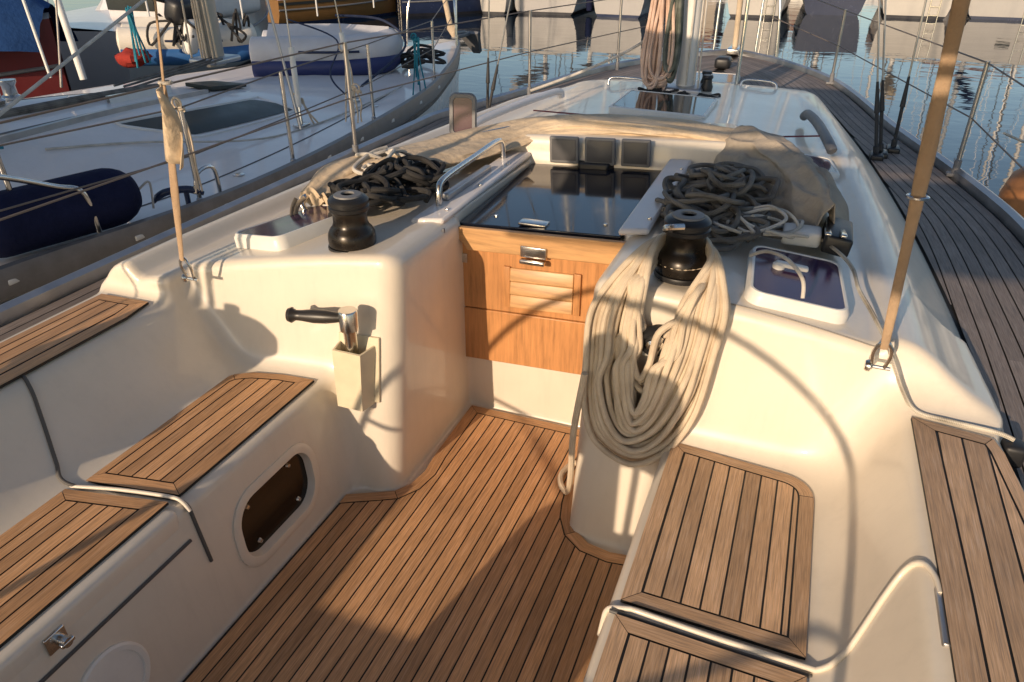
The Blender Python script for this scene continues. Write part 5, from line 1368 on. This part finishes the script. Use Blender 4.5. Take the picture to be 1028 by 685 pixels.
# a second rank of yachts further off
for k, (x, y) in enumerate(((-16, 41), (-12.3, 43), (-8.6, 42), (-4.8, 44), (-1.0, 43), (2.6, 44), (6.4, 43), (10.2, 45), (14.0, 44), (18, 46))):
    yacht_far('moored_yacht', ['first', 'second', 'third', 'fourth', 'fifth', 'sixth', 'seventh', 'eighth', 'ninth', 'tenth'][k] + ' yacht from the left in the rank behind the near moorings', x, y, 2.9, 11, 1.2, random.choice([M['gel_white'], M['hull_white'], M['gel_deck']]), random.uniform(-4, 4), False, None, True, True, random.uniform(11, 16), 'yachts in the second rank')
for k, x in enumerate((7.4, 9.9, 12.4)):
    yacht_far('moored_yacht', ['next white yacht right of the frame', 'second white yacht right of the frame', 'third white yacht right of the frame'][k], x, 25.5 + .2 * k, 2.3, 10, 1.1, M['hull_white'], random.uniform(-3, 3), False, None, True, True, 12.5 + k)
# wooden fishing boat and dark launch at upper left
fb = yacht_far('fishing_boat', 'black and yellow fishing boat with an orange red wheelhouse at the top left', -13.5, 17.0, 1.6, 4.8, .62, M['yellow_paint'], -22, False, M['black'], False, False, cat='fishing boat')
mb = MB(); mb.box((-13.1, 18.3, WATER + 1.35), (1.1, 1.5, 1.1), Matrix.Rotation(R(-22), 3, 'Z'), .06); mb.build('wheelhouse', M['red_cloth'], fb)
mb = MB()
for s_ in (1,):
    pts = [(-12.72, 17.35, WATER + .52), (-12.1, 18.9, WATER + .56), (-11.7, 20.4, WATER + .66)]
    mb.tube(pts, .07, 8)
mb.build('rubbing_strake', M['black'], fb)
yacht_far('motor_launch', 'dark motor launch moored beyond the bow of the yacht to port', -11.5, 20.4, 1.2, 3.2, .62, M['navy_paint'], -47, False, None, False, True, cat='motor boat')
for k in range(3):
    x = -9.55 + .25 * k
# boats rafted beyond the yacht to port
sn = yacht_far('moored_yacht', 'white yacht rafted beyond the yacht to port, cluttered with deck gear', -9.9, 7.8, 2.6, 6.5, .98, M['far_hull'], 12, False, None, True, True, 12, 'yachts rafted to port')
for (x, y) in ((-8.3, 8.1), (-7.95, 9.5), (-7.7, 11.0), (-7.6, 12.6)):
    mb = MB(); mb.tube([(x, y, .5), (x, y, 1.1)], .013, 8); mb.build('stanchion', M['alloy_white'], sn)
mb = MB(); mb.tube([(-8.3, 8.1, 1.08), (-7.95, 9.5, 1.08), (-7.7, 11.0, 1.08), (-7.6, 12.6, 1.08)], .006, 6); mb.build('lifeline', M['line_brown'], sn)
mb = MB(); mb.box((-9.0, 9.6, .80), (1.1, 2.2, .5), Matrix.Rotation(R(4), 3, 'Z'), .12); mb.build('deckhouse', M['gel_deck'], sn)
mb = MB(); mb.box((-8.99, 8.49, .86), (.8, .03, .22), Matrix.Rotation(R(4), 3, 'Z'), .008); mb.build('deckhouse_window', M['window'], sn)
dinghy('inflatable_dinghy', 'white inflatable dinghy with blue sides stowed beyond the mast of the yacht to port', (-7.25, 6.75, .40), (-6.2, 7.6, .36), .66, .36, M['dinghy_white'], M['dinghy_blue'])
# blue tarpaulin over a red boat
rb = yacht_far('covered_boat', 'dark red boat under a blue tarpaulin at the top left corner', -11.6, 4.7, 1.9, 3.9, 1.05, M['red_paint'], -62, False, None, False, False, cat='boat')
mb = MB(); rows = []
for i in range(28):
    f = i / 27; p = Vector((-11.6, 4.7, 0)).lerp(Vector((-8.15, 6.55, 0)), f); e = math.sin(math.pi * (.06 + .88 * f)) ** .5
    s_ = Vector((.40, -.92, 0)); row = []
    for j in range(21):
        q = j / 10 - 1; n = noise.noise(Vector((f * 6, q * 3, 1)))
        row.append(p + s_ * (1.05 * q * e) + Vector((0, 0, .56 + (1 - abs(q) ** 2.2) * .95 * e + .10 * n)))
    rows.append(row)
mb.grid(rows); tp = mb.build('tarpaulin', M['tarp_blue'], rb, 0)
rc = MB(); rows = []
for i in range(14):
    row = []
    for j in range(14):
        a, b = i / 13 * math.pi, j / 13 * 2 * math.pi
        v = Vector((math.sin(a) * math.cos(b), math.sin(a) * math.sin(b), math.cos(a))); s_ = 1 + .35 * noise.noise(v * 2.3)
        row.append((-6.75 + .18 * v.x * s_, 6.25 + .16 * v.y * s_, .55 + .09 * v.z * s_))
    rows.append(row)
rc.grid(rows); tag(rc.build('red_bundle', M['red_cloth'], None), 'bright red cloth bundle on deck beyond the yacht to port', 'cloth bundle')
# white posts / fenders standing by the tarpaulin, and deck gear
for k, (x, y, h, r_) in enumerate(((-6.95, 5.75, .95, .035), (-7.35, 5.7, .9, .015))):
    p = thing('white_post', ['thick white plastic post standing in front of the red hull', 'thin white rod standing in front of the red hull'][k], 'post', (x, y, .45))
    mb = MB(); mb.tube([(x, y, .4), (x - .07, y, .4 + h * .85)], r_, 12); mb.build('post_tube', M['white_plastic'], p)
    mb = MB(); mb.tube([(x - .07, y, .4 + h * .85), (x - .2, y, 3.0)], .008, 6); mb.build('stay', M['wire'], p)
tails('rope_tie', M['rope_blue'], 'turquoise line hanging from the rail of the cluttered yacht at top left', (-6.55, 6.15, 1.0), 6, .55, 13, .10, .010, False)
ob = thing('outboard_motor', 'white and black outboard motor clamped to the rail at top left', 'outboard motor', (-6.45, 6.75, .6))
mb = MB(); mb.box((-6.45, 6.75, .98), (.22, .34, .26), Matrix.Rotation(R(20), 3, 'Y'), .07); mb.build('cowling', M['black'], ob)
mb = MB(); mb.box((-6.36, 6.72, .72), (.12, .16, .36), Matrix.Rotation(R(20), 3, 'Y'), .04); mb.build('leg', M['white_plastic'], ob)
mb = MB(); mb.tube([(-6.5, 6.9, 1.0), (-6.62, 6.5, 1.12)], .02, 8); mb.build('tiller', M['black'], ob)
bk = MB(); rg = random.Random(77)
for k in range(14):
    c = Vector((-6.7 + rg.uniform(-.5, .8), 6.9 + rg.uniform(-.4, .5), .62)); 
    bk.tube(smooth_path([c + Vector((rg.uniform(-.16, .16), rg.uniform(-.16, .16), rg.uniform(0, .35))) for q in range(6)], 6), .014, 6)
tag(bk.build('rope_tangle', M['rope_dark'], None), 'tangle of dark line and cable on the deck of the cluttered yacht at top left', 'rope')
# low quay and town far behind, mirrored in the water
q = MB(); q.box((0, 82, WATER + .9), (220, 6, 1.9), None, .05)
tag(q.build('quay', M['stone'], None), kind='structure')
rgb = random.Random(12); bm_ = [simple('render_%d' % k, c, .85, 0, .1, 1.0) for k, c in enumerate(((.42, .36, .29), (.36, .31, .27), (.46, .42, .36)))]
for k in range(9):
    x = -62 + 15 * k + rgb.uniform(-2, 2); w = rgb.uniform(8, 13); h = rgb.uniform(4, 7.5)
    b = thing('quay_house', ['first', 'second', 'third', 'fourth', 'fifth', 'sixth', 'seventh', 'eighth', 'ninth'][k] + ' pale house from the left on the far quay', 'house', (x, 92, WATER + 1.8), 'houses on the far quay')
    mb = MB(); mb.box((x, 92, WATER + 1.8 + h / 2), (w, 8, h)); mb.build('wall', bm_[k % 3], b, 30)
    mb = MB(); z = WATER + 1.8 + h; mb.prism([(x - w / 2 - .3, 87.7, z), (x + w / 2 + .3, 87.7, z), (x + w / 2 + .3, 92, z + 1.6), (x - w / 2 - .3, 92, z + 1.6)], (0, 0, .12)); mb.prism([(x - w / 2 - .3, 96.3, z), (x + w / 2 + .3, 96.3, z), (x + w / 2 + .3, 92, z + 1.6), (x - w / 2 - .3, 92, z + 1.6)], (0, 0, .12)); mb.build('roof', simple('tile_%d' % k, (.30, .14, .09), .9), b, 30)
    for i in range(int(w // 2.4)):
        for j in range(int(h // 2.6)):
            mb = MB(); mb.box((x - w / 2 + 1.3 + 2.4 * i, 87.97, WATER + 3.3 + 2.6 * j), (.9, .08, 1.3)); mb.build('window', M['window'], b, 30)
# ------------------------------------------------------------------ water
m, nt, b = new_mat('harbour_water')
b.inputs['Base Color'].default_value = (0.006, 0.014, 0.026, 1); b.inputs['Roughness'].default_value = 0.025; b.inputs['IOR'].default_value = 1.333
tc = N(nt, 'ShaderNodeTexCoord'); mp = N(nt, 'ShaderNodeMapping'); mp.inputs['Scale'].default_value = (1.0, 1.6, 1.0); mp.inputs['Rotation'].default_value = (0, 0, R(12))
nt.links.new(tc.outputs['Object'], mp.inputs['Vector'])
n1 = N(nt, 'ShaderNodeTexNoise', Scale=1.1, Detail=3.0, Roughness=0.5, Distortion=0.4); n2 = N(nt, 'ShaderNodeTexNoise', Scale=4.0, Detail=2.0, Roughness=0.45)
nt.links.new(mp.outputs[0], n1.inputs['Vector']); nt.links.new(mp.outputs[0], n2.inputs['Vector'])
b1 = N(nt, 'ShaderNodeBump', Strength=0.10, Distance=0.06); b2 = N(nt, 'ShaderNodeBump', Strength=0.06, Distance=0.01)
nt.links.new(n1.outputs['Fac'], b1.inputs['Height']); nt.links.new(n2.outputs['Fac'], b2.inputs['Height']); nt.links.new(b1.outputs[0], b2.inputs['Normal']); nt.links.new(b2.outputs[0], b.inputs['Normal'])
w = MB(); w.poly([(-1500, -1500, WATER), (1500, -1500, WATER), (1500, 1500, WATER), (-1500, 1500, WATER)])
tag(w.build('water', m, None, 0), kind='structure')
# ================================================================== LIGHT AND CAMERA
EL, AZ = 18.0, 12.0          # low evening sun over the port quarter
wd = bpy.data.worlds.new('World'); SC.world = wd; wd.use_nodes = True
nt = wd.node_tree; bg = nt.nodes['Background']
sky = nt.nodes.new('ShaderNodeTexSky'); sky.sky_type = 'NISHITA'; sky.sun_disc = False
sdir = Vector((-math.sin(R(AZ)) * math.cos(R(EL)), -math.cos(R(AZ)) * math.cos(R(EL)), math.sin(R(EL))))   # towards the sun
sky.sun_elevation = R(EL); sky.sun_rotation = math.atan2(sdir.x, sdir.y)
sky.air_density = 1.0; sky.dust_density = 0.9; sky.ozone_density = 1.2
nt.links.new(sky.outputs[0], bg.inputs['Color']); bg.inputs['Strength'].default_value = 0.108
sl = bpy.data.lights.new('Sun', 'SUN'); sl.energy = 3.25; sl.angle = R(0.5); sl.color = (1.0, 0.77, 0.545)
so = bpy.data.objects.new('Sun', sl); COL.objects.link(so); so.rotation_euler = (-sdir).to_track_quat('-Z', 'Y').to_euler()
so.location = (0, -10, 10)
cam = bpy.data.cameras.new('Camera'); co = bpy.data.objects.new('Camera', cam); COL.objects.link(co)
cam.sensor_width = 36.0; cam.lens = 742.0 / 1028.0 * 36.0; cam.clip_start = 0.02; cam.clip_end = 5000
co.location = (0, 0, 1.75); co.rotation_euler = (R(90 - 29.2), 0, R(21.4))
SC.camera = co
SC.render.resolution_x = 1024; SC.render.resolution_y = 682
SC.view_settings.view_transform = 'Standard'; SC.view_settings.look = 'None'; SC.view_settings.exposure = 0.45; SC.view_settings.gamma = 1.0
SC.view_settings.use_curve_mapping = False
